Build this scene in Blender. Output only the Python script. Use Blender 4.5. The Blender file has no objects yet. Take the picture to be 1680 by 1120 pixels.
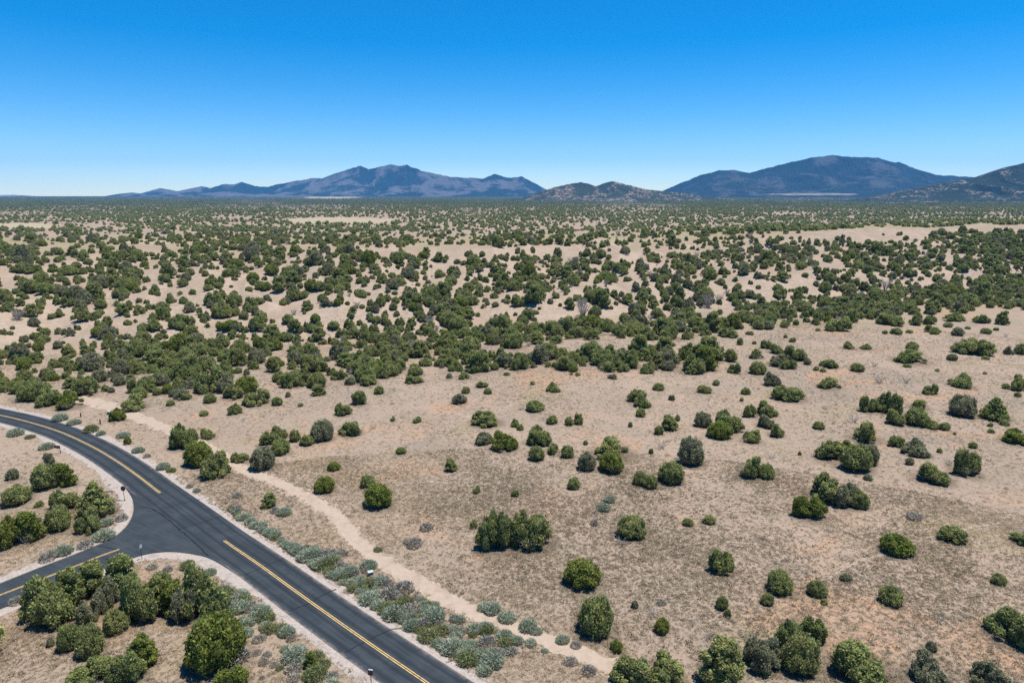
import bpy, bmesh, math, random
import numpy as np
from mathutils import Vector

random.seed(7)
RNG = np.random.default_rng(11)
S = bpy.context.scene
COL = S.collection
R = math.radians

# ---------------------------------------------------------------- camera, sky, sun, exposure
CAM_H, PITCH, F = 48.0, R(12.1), 1120.0
cam_d = bpy.data.cameras.new('camera')
cam_d.lens, cam_d.sensor_width = 24.0, 36.0
cam_d.clip_start, cam_d.clip_end = 0.5, 60000.0
cam = bpy.data.objects.new('camera', cam_d)
COL.objects.link(cam)
cam.location = (0, 0, CAM_H)
cam.rotation_euler = (R(90) - PITCH, 0, 0)
S.camera = cam

SUN_EL, SUN_AZ = R(75), R(74)          # azimuth clockwise from +Y (the way the camera looks)
w = bpy.data.worlds.new('World')
S.world = w
w.use_nodes = True
nt = w.node_tree
nt.nodes.clear()
sky = nt.nodes.new('ShaderNodeTexSky')
sky.sky_type = 'NISHITA'
sky.sun_disc = False
sky.sun_elevation, sky.sun_rotation = SUN_EL, SUN_AZ
sky.altitude, sky.air_density, sky.dust_density, sky.ozone_density = 2000, 1.0, 0.0, 4.0
hs = nt.nodes.new('ShaderNodeHueSaturation')
hs.inputs['Saturation'].default_value = 1.50
hs.inputs['Value'].default_value = 1.0
bg = nt.nodes.new('ShaderNodeBackground')
bg.inputs['Strength'].default_value = 0.101
wo = nt.nodes.new('ShaderNodeOutputWorld')
nt.links.new(sky.outputs[0], hs.inputs['Color'])
nt.links.new(hs.outputs[0], bg.inputs['Color'])
nt.links.new(bg.outputs[0], wo.inputs['Surface'])

sun_d = bpy.data.lights.new('sun', 'SUN')
sun_d.energy, sun_d.angle, sun_d.color = 5.0, R(0.55), (1.0, 0.95, 0.88)
sun = bpy.data.objects.new('sun', sun_d)
COL.objects.link(sun)
sdir = Vector((math.cos(SUN_EL) * math.sin(SUN_AZ), math.cos(SUN_EL) * math.cos(SUN_AZ), math.sin(SUN_EL)))
sun.rotation_euler = (-sdir).to_track_quat('-Z', 'Y').to_euler()

S.view_settings.view_transform = 'Standard'
S.view_settings.look = 'None'
S.view_settings.exposure = 0.6
S.view_settings.gamma = 1.0
S.view_settings.use_curve_mapping = False
cy = S.cycles
cy.max_bounces, cy.diffuse_bounces, cy.glossy_bounces = 5, 3, 1
cy.transmission_bounces, cy.volume_bounces, cy.transparent_max_bounces = 2, 1, 4
cy.caustics_reflective = cy.caustics_refractive = False
cy.use_denoising = False

# ---------------------------------------------------------------- numeric helpers
def _h(ix, iy, seed):
    n = (ix * 374761393 + iy * 668265263 + seed * 974711) & 0xffffffff
    n = ((n ^ (n >> 13)) * 1274126177) & 0xffffffff
    n = n ^ (n >> 16)
    return (n & 0xffffff) / float(0xffffff)

def vnoise(x, y, seed=0):
    x = np.asarray(x, float); y = np.asarray(y, float)
    ix = np.floor(x).astype(np.int64); iy = np.floor(y).astype(np.int64)
    fx = x - ix; fy = y - iy
    fx = fx * fx * fx * (fx * (fx * 6 - 15) + 10); fy = fy * fy * fy * (fy * (fy * 6 - 15) + 10)
    a = _h(ix, iy, seed); b = _h(ix + 1, iy, seed); c = _h(ix, iy + 1, seed); d = _h(ix + 1, iy + 1, seed)
    return (a + (b - a) * fx) * (1 - fy) + (c + (d - c) * fx) * fy

def fbm(x, y, oct=4, seed=0, gain=0.5):
    t = 0; a = 1.0; s = 0
    for k in range(oct):
        t = t + a * vnoise(x * 2 ** k + 17.3 * k, y * 2 ** k - 9.1 * k, seed + k); s += a; a *= gain
    return t / s * 2 - 1

def ridged(x, y, oct=4, seed=0):
    t = 0; a = 1.0; s = 0
    for k in range(oct):
        t = t + a * (1 - np.abs(vnoise(x * 2 ** k + 5.7 * k, y * 2 ** k + 3.1 * k, seed + k) * 2 - 1)); s += a; a *= 0.5
    return t / s

def sm(x, a, b):
    t = np.clip((np.asarray(x, float) - a) / (b - a), 0, 1)
    return t * t * (3 - 2 * t)

CP, SP = math.cos(PITCH), math.sin(PITCH)
def ray(px, py):
    dx = (np.asarray(px, float) - 840) / F; dy = (560 - np.asarray(py, float)) / F
    return dx, CP + dy * SP, -SP + dy * CP
def plane_at(px, py, z=0.0):
    dx, dyy, dz = ray(px, py)
    t = (z - CAM_H) / dz
    return dx * t, dyy * t
def project(x, y, z):
    zz = z - CAM_H
    depth = y * CP - zz * SP
    up = y * SP + zz * CP
    return 840 + F * x / depth, 560 - F * up / depth, depth

def dist_poly(x, y, P):
    d = np.full(np.shape(x), 1e9)
    for (ax, ay), (bx, by) in zip(P[:-1], P[1:]):
        ux, uy = bx - ax, by - ay
        L = ux * ux + uy * uy + 1e-9
        t = np.clip(((x - ax) * ux + (y - ay) * uy) / L, 0, 1)
        d = np.minimum(d, np.hypot(x - ax - t * ux, y - ay - t * uy))
    return d

def smooth_line(P, step=1.0):
    """Catmull-Rom through the points, resampled at an even step."""
    P = [np.array(p, float) for p in P]
    Q = [2 * P[0] - P[1]] + P + [2 * P[-1] - P[-2]]
    out = []
    for i in range(1, len(Q) - 2):
        p0, p1, p2, p3 = Q[i - 1:i + 3]
        for t in np.linspace(0, 1, 24, endpoint=False):
            out.append(0.5 * ((2 * p1) + (-p0 + p2) * t + (2 * p0 - 5 * p1 + 4 * p2 - p3) * t * t + (-p0 + 3 * p1 - 3 * p2 + p3) * t ** 3))
    out.append(P[-1])
    out = np.array(out)
    seg = np.r_[0, np.cumsum(np.hypot(*np.diff(out, axis=0).T))]
    n = max(2, int(seg[-1] / step))
    s = np.linspace(0, seg[-1], n)
    return np.c_[np.interp(s, seg, out[:, 0]), np.interp(s, seg, out[:, 1])]

def ground_line(pts, step=1.0):
    return smooth_line([plane_at(a, b) for a, b in pts], step)

# ---------------------------------------------------------------- roads and trail in plan
ROAD = ground_line([(-150, 664), (-60, 670), (0, 681), (50, 693), (100, 709), (140, 727), (170, 743), (200, 762), (231, 784), (262, 808),
                    (315, 847), (367, 886), (425, 926), (480, 966), (540, 1009), (610, 1058), (680, 1106), (760, 1160), (900, 1250)], 0.8)
SIDE = ground_line([(-160, 1035), (-60, 1000), (0, 976), (60, 953), (120, 930), (165, 912), (193, 902), (250, 882), (300, 845)], 0.8)
TRAIL = ground_line([(120, 655), (150, 659), (176, 667), (207, 678), (247, 693), (282, 708), (330, 728), (372, 758), (417, 777), (461, 795), (506, 817),
                     (540, 839), (564, 861), (583, 886), (613, 911), (652, 935), (708, 967), (760, 997), (821, 1020), (889, 1047), (957, 1073),
                     (1002, 1092), (1050, 1112), (1120, 1145)], 0.6)
HALF = 3.15
JX, JY = plane_at(255, 862)

# ---------------------------------------------------------------- terrain height
_ar = [(-300, 640), (0, 618), (200, 602), (400, 585), (600, 566), (800, 558), (950, 545), (1100, 524), (1300, 508), (1500, 492), (1680, 472), (2000, 440)]
_arw = np.array([plane_at(a, b, -4) for a, b in _ar])
def arroyo_y(x):
    x = np.asarray(x, float)
    y = np.interp(x, _arw[:, 0], _arw[:, 1])
    y = y + np.where(x < _arw[0, 0], (_arw[0, 0] - x) * 0.15, 0) + np.where(x > _arw[-1, 0], (x - _arw[-1, 0]) * 0.5, 0)
    return y + 9 * fbm(x / 60, x * 0 + 3, 2, 77)

def height(x, y):
    x = np.asarray(x, float); y = np.asarray(y, float)
    s = y - arroyo_y(x)
    r = np.hypot(x, y)
    mesa = 15 + 1.5 * fbm(x / 160, y / 200, 2, 5)
    z = -6 * sm(s, -42, -4) * (1 - sm(s, 18, 60)) + (mesa) * sm(s, 12, 215) - 6 * 0
    z = z - (mesa - 1.5) * sm(s, 300 + 40 * fbm(x / 120, x * 0, 2, 9), 620)
    # spurs and gullies that cut the slope beyond the arroyo
    g = sm(s, 15, 60) * (1 - sm(s, 190, 260))
    wob = 0.35 * s / 60
    gul = ridged((x + 22 * fbm(x / 70, y / 70, 2, 31)) / 62 + wob * 0.3, y / 260, 3, 41)
    z = z + g * ((gul - 0.62) * 17 + 2.6 * (ridged((x + 8 * fbm(x / 30, y / 30, 2, 35)) / 24, y / 70, 3, 45) - .6))
    # gentle swell everywhere, rolling country beyond the mesa
    z = z + 1.1 * fbm(x / 55, y / 55, 3, 3) * sm(r, 90, 260)
    far = sm(s, 380, 800)
    z = z + far * (7.5 * fbm(x / 330, y / 190, 3, 13) + 2.2 * fbm(x / 120, y / 80, 2, 23)) * (1 - 0.5 * sm(r, 4000, 9000))
    z = z + 21 * sm(r, 2500, 14000)
    # foreground micro relief, flat under the roads and the trail
    near = np.clip((r < 260) & (x < 140), 0, 1)
    m = np.ones_like(z)
    if np.any(near):
        xs, ys = x[near > 0] if x.ndim else x, y[near > 0] if y.ndim else y
        d = np.minimum(dist_poly(xs, ys, ROAD[::6]), dist_poly(xs, ys, SIDE[::6]))
        dt = dist_poly(xs, ys, TRAIL[::5])
        mm = sm(d, 6.5, 13) * sm(dt, 1.8, 5) * sm(np.hypot(xs - JX, ys - JY), 15, 22)
        if x.ndim: m[near > 0] = mm
        else: m = mm
    z = z * np.where(r < 260, m, 1) + m * (0.38 * fbm(x / 13, y / 13, 3, 51)) * (1 - sm(r, 300, 900))
    return z

def zat(x, y):
    return float(height(np.array([x], float), np.array([y], float))[0])

# polar grid of the ground: fine ahead, coarse behind
AZ = np.r_[np.linspace(-R(180), -R(54), 40)[:-1], np.linspace(-R(54), R(54), 560), np.linspace(R(54), R(180), 40)[1:]]
RR = np.geomspace(2.5, 17000, 820)
GX = RR[None, :] * np.sin(AZ)[:, None]
GY = RR[None, :] * np.cos(AZ)[:, None]
GZ = height(GX.ravel(), GY.ravel()).reshape(GX.shape)
ELEV = np.maximum.accumulate((GZ - CAM_H) / RR[None, :], axis=1)

def on_ground(px, py):
    """World points where the sight lines first meet the ground (nan when they never do)."""
    px = np.atleast_1d(np.asarray(px, float)); py = np.atleast_1d(np.asarray(py, float))
    dx, dy, dz = ray(px, py)
    az = np.arctan2(dx, dy); el = dz / np.hypot(dx, dy)
    ia = np.clip(np.searchsorted(AZ, az), 1, len(AZ) - 1)
    ia = np.where(np.abs(AZ[ia - 1] - az) < np.abs(AZ[ia] - az), ia - 1, ia)
    out = np.full((len(px), 3), np.nan)
    for i, a in enumerate(ia):
        e = ELEV[a]
        k = int(np.searchsorted(e, el[i]))
        if k >= len(RR) or k < 1: continue
        t = (el[i] - e[k - 1]) / max(e[k] - e[k - 1], 1e-12)
        r = RR[k - 1] + (RR[k] - RR[k - 1]) * t
        out[i] = (r * math.sin(az[i]), r * math.cos(az[i]), 0)
    ok = ~np.isnan(out[:, 0])
    if ok.any(): out[ok, 2] = height(out[ok, 0], out[ok, 1])
    return out

# ---------------------------------------------------------------- object helpers
def tag(o, label=None, cat=None, group=None, kind=None):
    if label: o['label'] = label
    if cat: o['category'] = cat
    if group: o['group'] = group
    if kind: o['kind'] = kind
    return o

def mesh_np(name, V, Fq, mat=None, smooth=False):
    """Mesh from vertex array and an (n,3) or (n,4) face array (or a list of such arrays)."""
    V = np.asarray(V, np.float32)
    Fs = Fq if isinstance(Fq, list) else [Fq]
    Fs = [np.asarray(f, np.int32) for f in Fs if len(f)]
    me = bpy.data.meshes.new(name)
    me.vertices.add(len(V)); me.vertices.foreach_set('co', V.ravel())
    nl = sum(f.size for f in Fs); nf = sum(len(f) for f in Fs)
    me.loops.add(nl); me.loops.foreach_set('vertex_index', np.concatenate([f.ravel() for f in Fs]))
    me.polygons.add(nf)
    tot = np.concatenate([np.full(len(f), f.shape[1], np.int32) for f in Fs])
    me.polygons.foreach_set('loop_start', np.r_[0, np.cumsum(tot)[:-1]].astype(np.int32))
    if smooth: me.polygons.foreach_set('use_smooth', np.ones(nf, bool))
    me.update(calc_edges=True)
    me.validate()
    if mat: me.materials.append(mat)
    return me

def obj(name, me, parent=None, loc=None):
    o = bpy.data.objects.new(name, me)
    COL.objects.link(o)
    if parent: o.parent = parent
    if loc is not None: o.location = loc
    return o

def empty(name, loc, rz=0):
    o = bpy.data.objects.new(name, None)
    o.empty_display_size = 0.3
    COL.objects.link(o)
    o.location = loc; o.rotation_euler = (0, 0, rz)
    return o

def add_attr(me, name, vals):
    a = me.attributes.new(name, 'FLOAT', 'POINT')
    a.data.foreach_set('value', np.asarray(vals, np.float32).ravel())

# ---------------------------------------------------------------- materials
class N:
    def __init__(s, name, rough=0.9, spec=0.2):
        s.m = bpy.data.materials.new(name); s.m.use_nodes = True
        s.t = s.m.node_tree; s.b = s.t.nodes['Principled BSDF']
        s.b.inputs['Roughness'].default_value = rough
        s.b.inputs['Specular IOR Level'].default_value = spec
    def new(s, t, **kw):
        n = s.t.nodes.new(t)
        for k, v in kw.items():
            if k in n.inputs: n.inputs[k].default_value = v
            else: setattr(n, k, v)
        return n
    def link(s, a, b): s.t.links.new(a, b)
    def pos(s, scale=(1, 1, 1)):
        g = s.new('ShaderNodeNewGeometry')
        m = s.new('ShaderNodeMapping'); m.inputs['Scale'].default_value = scale
        s.link(g.outputs['Position'], m.inputs['Vector'])
        return m.outputs[0]
    def noise(s, vec, scale, detail=4, rough=0.55, dist=0.0):
        n = s.new('ShaderNodeTexNoise'); n.inputs['Scale'].default_value = scale
        n.inputs['Detail'].default_value = detail; n.inputs['Roughness'].default_value = rough
        n.inputs['Distortion'].default_value = dist
        s.link(vec, n.inputs['Vector'])
        return n.outputs['Fac']
    def ramp(s, fac, a, b, lo=0.0, hi=1.0):
        n = s.new('ShaderNodeMapRange', interpolation_type='SMOOTHSTEP')
        for i, v in zip((1, 2, 3, 4), (a, b, lo, hi)): n.inputs[i].default_value = v
        s.link(fac, n.inputs[0])
        return n.outputs[0]
    def mix(s, fac, a, b, mode='MIX'):
        n = s.new('ShaderNodeMix', data_type='RGBA', blend_type=mode)
        for sock, v in ((n.inputs[0], fac), (n.inputs[6], a), (n.inputs[7], b)):
            if isinstance(v, (int, float)): sock.default_value = v
            elif isinstance(v, tuple): sock.default_value = (*v, 1)
            else: s.link(v, sock)
        return n.outputs[2]
    def math(s, op, a, b=0.0):
        n = s.new('ShaderNodeMath', operation=op)
        for sock, v in ((n.inputs[0], a), (n.inputs[1], b)):
            if isinstance(v, (int, float)): sock.default_value = v
            else: s.link(v, sock)
        return n.outputs[0]
    def attr(s, name):
        return s.new('ShaderNodeAttribute', attribute_name=name).outputs['Fac']
    def color(s, c):
        if isinstance(c, tuple): s.b.inputs['Base Color'].default_value = (*c, 1)
        else: s.link(c, s.b.inputs['Base Color'])
    def bump(s, h, strength=0.4, dist=0.1):
        n = s.new('ShaderNodeBump'); n.inputs['Strength'].default_value = strength; n.inputs['Distance'].default_value = dist
        s.link(h, n.inputs['Height']); s.link(n.outputs[0], s.b.inputs['Normal'])

def mat_ground():
    n = N('dry_soil', 1.0, 0.05)
    p = n.pos()
    big = n.noise(p, 0.018, 4, 0.6, 0.6)
    mid = n.noise(p, 0.11, 5, 0.6, 0.4)
    fine = n.noise(p, 1.1, 6, 0.65)
    vf = n.noise(p, 4.5, 4, 0.7)
    c = n.mix(n.ramp(big, 0.35, 0.65), (0.292, 0.226, 0.172), (0.257, 0.206, 0.160))
    red = n.noise(n.pos((1, 1.3, 1)), 0.035, 5, 0.62, 0.8)
    c = n.mix(n.ramp(red, 0.52, 0.66, 0, 0.85), c, (0.335, 0.215, 0.138))
    c = n.mix(n.ramp(n.noise(p, 0.075, 6, 0.68, 1.2), 0.50, 0.66, 0, 0.6), c, (0.190, 0.166, 0.130))
    c = n.mix(n.ramp(n.noise(p, 0.05, 4, 0.6, 0.5), 0.56, 0.70, 0, 0.55), c, (0.225, 0.200, 0.105))
    c = n.mix(n.ramp(n.noise(p, 0.21, 5, 0.65, 0.6), 0.58, 0.72, 0, 0.6), c, (0.36, 0.295, 0.22))
    c = n.mix(n.attr('pink'), c, n.mix(n.ramp(mid, 0.35, 0.65), (0.288, 0.222, 0.168), (0.255, 0.204, 0.153)))
    c = n.mix(n.attr('turf'), c, n.mix(n.ramp(mid, 0.35, 0.65), (0.235, 0.215, 0.105), (0.255, 0.212, 0.125)))
    c = n.mix(n.attr('bank'), c, n.mix(n.ramp(n.noise(p, .35, 4, .6), .35, .65), (0.355, 0.284, 0.218), (0.30, 0.238, 0.182)))
    patch = n.ramp(n.noise(p, 0.045, 5, 0.65, 0.7), 0.35, 0.65, 0.1, 0.9)
    litter = n.math('MULTIPLY', n.ramp(fine, 0.48, 0.62), patch)
    c = n.mix(litter, c, (0.180, 0.146, 0.108))
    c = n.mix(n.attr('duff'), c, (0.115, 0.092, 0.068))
    c = n.mix(1.0, c, n.mix(vf, (0.72, 0.72, 0.72), (1.22, 1.2, 1.18)), 'MULTIPLY')
    wood = n.math('MULTIPLY', n.attr('wood'), n.ramp(n.noise(n.pos((0.35, 1, 1)), 0.012, 6, 0.7), 0.30, 0.52))
    c = n.mix(wood, c, (0.036, 0.048, 0.028))
    c = n.mix(n.attr('meadow'), c, (0.30, 0.25, 0.17))
    n.color(c)
    n.bump(n.math('ADD', fine, n.math('MULTIPLY', vf, 0.35)), 0.55, 0.25)
    return n.m

def mat_asphalt(edge=True):
    n = N('asphalt', 0.9, 0.10)
    p = n.pos()
    uv = n.new('ShaderNodeUVMap'); mp = n.new('ShaderNodeMapping'); mp.inputs['Scale'].default_value = (1, 0.02, 1)
    n.link(uv.outputs[0], mp.inputs['Vector'])
    streak = n.noise(mp.outputs[0], 2.6, 5, 0.65)
    blot = n.noise(p, 0.28, 6, 0.65)
    grit = n.noise(p, 14, 3, 0.7)
    c = n.mix(n.ramp(streak, 0.3, 0.7), (0.023, 0.030, 0.036), (0.037, 0.046, 0.053))
    c = n.mix(n.ramp(blot, 0.42, 0.68, 0, 0.65), c, (0.046, 0.055, 0.062))
    if edge:
        sx = n.new('ShaderNodeSeparateXYZ'); n.link(uv.outputs[0], sx.inputs[0])
        ax = n.math('ABSOLUTE', sx.outputs['X'])
        wheel = n.math('ABSOLUTE', n.math('SUBTRACT', n.math('ABSOLUTE', n.math('SUBTRACT', ax, 1.55)), 0.75))
        c = n.mix(n.ramp(n.math('ADD', wheel, n.math('MULTIPLY', n.math('SUBTRACT', blot, .5), .5)), 0.05, 0.40, 0.75, 0.0), c, (0.018, 0.023, 0.029))
        dust = n.math('ADD', ax, n.math('MULTIPLY', n.math('SUBTRACT', n.noise(p, 0.9, 5, 0.7), 0.5), 1.1))
        c = n.mix(n.math('MULTIPLY', n.attr('dusty'), n.ramp(dust, 2.72, 3.25, 0, 0.75)), c, (0.17, 0.145, 0.125))
    oil = n.ramp(n.noise(p, 0.9, 3, 0.5), 0.66, 0.72, 0, 0.5)
    c = n.mix(oil, c, (0.018, 0.02, 0.023))
    c = n.mix(1.0, c, n.mix(grit, (0.75, 0.75, 0.75), (1.25, 1.25, 1.25)), 'MULTIPLY')
    n.color(c); n.bump(grit, 0.2, 0.02)
    return n.m

def mat_noise(name, a, b, scale, detail=4, rough=0.95, spec=0.1, bump=0.3, lo=0.35, hi=0.65, third=None, tscale=1.0):
    n = N(name, rough, spec)
    p = n.pos()
    f = n.noise(p, scale, detail, 0.6)
    c = n.mix(n.ramp(f, lo, hi), a, b)
    if third: c = n.mix(n.ramp(n.noise(p, tscale, 4, 0.6), 0.5, 0.68, 0, 0.7), c, third)
    n.color(c)
    if bump: n.bump(f, bump, 0.06)
    return n.m

def mat_foliage(name, a, b, c3, trans=0.12):
    """Leaf colour varies from tree to tree (object random) and from spray to spray."""
    n = N(name, 0.75, 0.15)
    oi = n.new('ShaderNodeObjectInfo')
    c = n.mix(oi.outputs['Random'], a, b)
    c = n.mix(n.ramp(n.noise(n.pos(), 0.8, 3, 0.6), 0.42, 0.7), c, c3)
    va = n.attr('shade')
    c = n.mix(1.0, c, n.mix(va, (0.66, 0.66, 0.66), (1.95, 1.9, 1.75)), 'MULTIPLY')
    n.color(c)
    tr = n.new('ShaderNodeBsdfTranslucent'); n.link(c, tr.inputs['Color'])
    ms = n.new('ShaderNodeMixShader'); ms.inputs[0].default_value = trans
    out = n.t.nodes['Material Output']
    n.link(n.b.outputs[0], ms.inputs[1]); n.link(tr.outputs[0], ms.inputs[2]); n.link(ms.outputs[0], out.inputs['Surface'])
    return n.m

M = {
    'ground': mat_ground(),
    'asphalt': mat_asphalt(),
    'asphalt_plain': mat_asphalt(False),
    'shoulder': mat_noise('gravel_shoulder', (0.275, 0.235, 0.205), (0.35, 0.305, 0.27), 3.0, 6, third=(0.225, 0.185, 0.155), tscale=0.7),
    'trail': mat_noise('trail_dirt', (0.312, 0.245, 0.188), (0.348, 0.278, 0.217), 1.2, 6, third=(0.265, 0.20, 0.148), tscale=0.45),
    'yellow': mat_noise('yellow_paint', (0.50, 0.31, 0.085), (0.56, 0.40, 0.17), 5, 4, 0.7, 0.2, 0, third=(0.20, 0.15, 0.08), tscale=2.2),
    'tar': mat_noise('crack_sealant', (0.008, 0.009, 0.011), (0.014, 0.015, 0.018), 3, 3, 0.8, 0.1, 0),
    'fol': mat_foliage('juniper_foliage', (0.202, 0.232, 0.084), (0.242, 0.254, 0.100), (0.154, 0.188, 0.080), .44),
    'fol_bright': mat_foliage('bright_juniper_foliage', (0.158, 0.192, 0.042), (0.178, 0.200, 0.050), (0.130, 0.162, 0.044), .44),
    'fol_grey': mat_foliage('grey_juniper_foliage', (0.190, 0.200, 0.118), (0.215, 0.218, 0.135), (0.165, 0.172, 0.110), .44),
    'sage': mat_foliage('sagebrush_leaves', (0.245, 0.285, 0.215), (0.285, 0.315, 0.245), (0.20, 0.228, 0.165), .3),
    'rabbit': mat_foliage('rabbitbrush_leaves', (0.16, 0.185, 0.075), (0.20, 0.20, 0.10), (0.13, 0.15, 0.07), .3),
    'sage_dry': mat_foliage('dry_sagebrush_twigs', (0.28, 0.26, 0.225), (0.25, 0.24, 0.22), (0.22, 0.21, 0.18), .3),
    'straw': mat_foliage('dry_grass', (0.40, 0.325, 0.225), (0.36, 0.295, 0.205), (0.32, 0.27, 0.185), .4),
    'tuft_grey': mat_foliage('grey_grass', (0.285, 0.238, 0.178), (0.245, 0.21, 0.155), (0.21, 0.182, 0.132), .4),
    'bark': mat_noise('juniper_bark', (0.10, 0.082, 0.066), (0.19, 0.165, 0.14), 6, 5),
    'deadwood': mat_noise('dead_grey_wood', (0.22, 0.20, 0.18), (0.33, 0.31, 0.29), 6, 5),
    'brown': mat_noise('brown_sign_paint', (0.075, 0.036, 0.030), (0.10, 0.05, 0.042), 4, 4, 0.6, 0.3, 0),
    'maroon': mat_noise('faded_maroon_sign_paint', (0.17, 0.06, 0.06), (0.22, 0.09, 0.085), 5, 4, 0.55, 0.3, 0),
    'postdark': mat_noise('dark_post_paint', (0.022, 0.018, 0.02), (0.04, 0.032, 0.03), 6, 4, 0.6, 0.3, 0),
    'rust': mat_noise('rust_brown_post', (0.085, 0.038, 0.026), (0.13, 0.06, 0.04), 8, 4, 0.8, 0.2, 0),
    'palegreen': mat_noise('pale_green_enamel', (0.30, 0.40, 0.35), (0.36, 0.45, 0.40), 3, 3, 0.45, 0.4, 0),
    'greenbox': mat_noise('green_enamel', (0.10, 0.16, 0.13), (0.13, 0.19, 0.16), 3, 3, 0.45, 0.4, 0),
    'metal': mat_noise('galvanised_steel', (0.35, 0.35, 0.36), (0.48, 0.48, 0.5), 8, 3, 0.4, 0.5, 0),
}

# ---------------------------------------------------------------- ground
def build_ground():
    na, nr = GX.shape
    V = np.c_[GX.ravel(), GY.ravel(), GZ.ravel()]
    i = np.arange(na - 1)[:, None] * nr + np.arange(nr - 1)[None, :]
    Fq = np.stack([i, i + 1, i + nr + 1, i + nr], -1).reshape(-1, 4)[:, ::-1]
    me = mesh_np('ground', V, Fq, M['ground'], True)
    x, y = GX.ravel(), GY.ravel()
    s = y - arroyo_y(x); r = np.hypot(x, y)
    dr = np.full(len(x), 99.0); k = (r < 260)
    dr[k] = dist_poly(x[k], y[k], ROAD[::6])
    dtr = np.full(len(x), 99.0); dtr[k] = dist_poly(x[k], y[k], TRAIL[::5])
    n = fbm(x / 9, y / 9, 3, 61)
    pink = np.clip(1 - sm(dr, 9 + 4 * n, 17 + 5 * n), 0, 1) * 0.8
    pink = np.maximum(pink, (1 - sm(dtr, 2.5 + 2 * n, 7 + 3 * n)) * 0.6)
    pink = np.maximum(pink, sm(s, 10, 40) * (1 - sm(s, 170, 260)) * (0.45 + 0.4 * fbm(x / 40, y / 40, 3, 62)))
    turf = sm(s, 170, 225) * (1 - sm(s, 420, 600)) * (0.55 + 0.6 * fbm(x / 60, y / 60, 3, 63))
    turf = np.maximum(turf, (1 - sm(np.abs(s + 35), 8, 25)) * sm(x, 40, 120) * 0.45)
    wood = sm(r, 1500, 4200) * 0.95
    px, py, dep = project(x, y, GZ.ravel())
    mead = np.zeros(len(x))
    for cx, cy, rx, ry in MEADOWS:
        q = ((px - cx) / rx) ** 2 + ((py - cy) / ry) ** 2 + 0.35 * fbm(x / 90, y / 200, 3, 66)
        mead = np.maximum(mead, np.where(dep > 0, 1 - sm(q, 0.6, 1.1), 0))
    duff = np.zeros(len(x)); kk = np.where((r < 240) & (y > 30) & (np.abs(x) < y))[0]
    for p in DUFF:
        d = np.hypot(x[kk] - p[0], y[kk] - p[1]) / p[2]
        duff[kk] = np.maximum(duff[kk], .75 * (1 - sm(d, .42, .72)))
    gr = np.hypot(np.gradient(GZ, axis=1) / np.gradient(RR)[None, :], np.gradient(GZ, axis=0) / (np.gradient(AZ)[:, None] * RR[None, :])).ravel()
    bank = sm(gr, .10, .26) * sm(s, -20, 20) * (1 - sm(r, 900, 1600)) * .85
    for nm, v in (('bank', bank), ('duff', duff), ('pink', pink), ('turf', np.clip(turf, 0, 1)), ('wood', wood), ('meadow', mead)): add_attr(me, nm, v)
    tag(obj('ground', me), 'dry tan high desert ground running to the horizon', 'ground', kind='structure')
MEADOWS = [(560, 362, 105, 5.5), (40, 371, 60, 5), (1330, 322, 85, 3.0), (545, 324, 50, 2.0), (250, 396, 80, 4)]

# ---------------------------------------------------------------- roads, shoulder, markings, trail
def left_normals(P):
    d = np.gradient(P, axis=0); d /= np.linalg.norm(d, axis=1)[:, None] + 1e-9
    return np.c_[-d[:, 1], d[:, 0]]

def strip(P, a, b, z, name, mat, follow=False, n_across=1):
    """Sheet along the line P between the offsets a and b (numbers or arrays), z above the ground."""
    nn = left_normals(P)
    a = np.broadcast_to(a, len(P)); b = np.broadcast_to(b, len(P))
    V, UV = [], []
    L = np.r_[0, np.cumsum(np.hypot(*np.diff(P, axis=0).T))]
    for j in range(n_across + 1):
        o = a + (b - a) * j / n_across
        q = P + nn * o[:, None]
        zz = height(q[:, 0], q[:, 1]) + z if follow else np.full(len(P), z)
        V.append(np.c_[q, zz]); UV.append(np.c_[o, L])
    V = np.stack(V, 1); UV = np.stack(UV, 1)
    n, m = V.shape[:2]
    i = np.arange(n - 1)[:, None] * m + np.arange(m - 1)[None, :]
    Fq = np.stack([i, i + m, i + m + 1, i + 1], -1).reshape(-1, 4)
    me = mesh_np(name, V.reshape(-1, 3), Fq, mat)
    uvl = me.uv_layers.new(name='UVMap')
    idx = np.zeros(len(me.loops), np.int32); me.loops.foreach_get('vertex_index', idx)
    uvl.data.foreach_set('uv', UV.reshape(-1, 2)[idx].astype(np.float32).ravel())
    me.update()
    # face up
    if me.polygons[0].normal.z < 0: me.flip_normals()
    return me

def poly_sheet(pts, z, name, mat):
    bm = bmesh.new()
    vs = [bm.verts.new((p[0], p[1], z)) for p in pts]
    f = bm.faces.new(vs)
    bmesh.ops.triangulate(bm, faces=[f])
    bmesh.ops.recalc_face_normals(bm, faces=bm.faces)
    for f in bm.faces:
        if f.normal.z < 0: f.normal_flip()
    uvl = bm.loops.layers.uv.new('UVMap')
    for f in bm.faces:
        for l in f.loops: l[uvl].uv = (l.vert.co.x * 0.5 + l.vert.co.y * 0.85, l.vert.co.x * 0.85 - l.vert.co.y * 0.5)
    me = bpy.data.meshes.new(name); bm.to_mesh(me); bm.free(); me.materials.append(mat)
    return me

def px_line(pts, step=0.5): return ground_line(pts, step)

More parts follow.
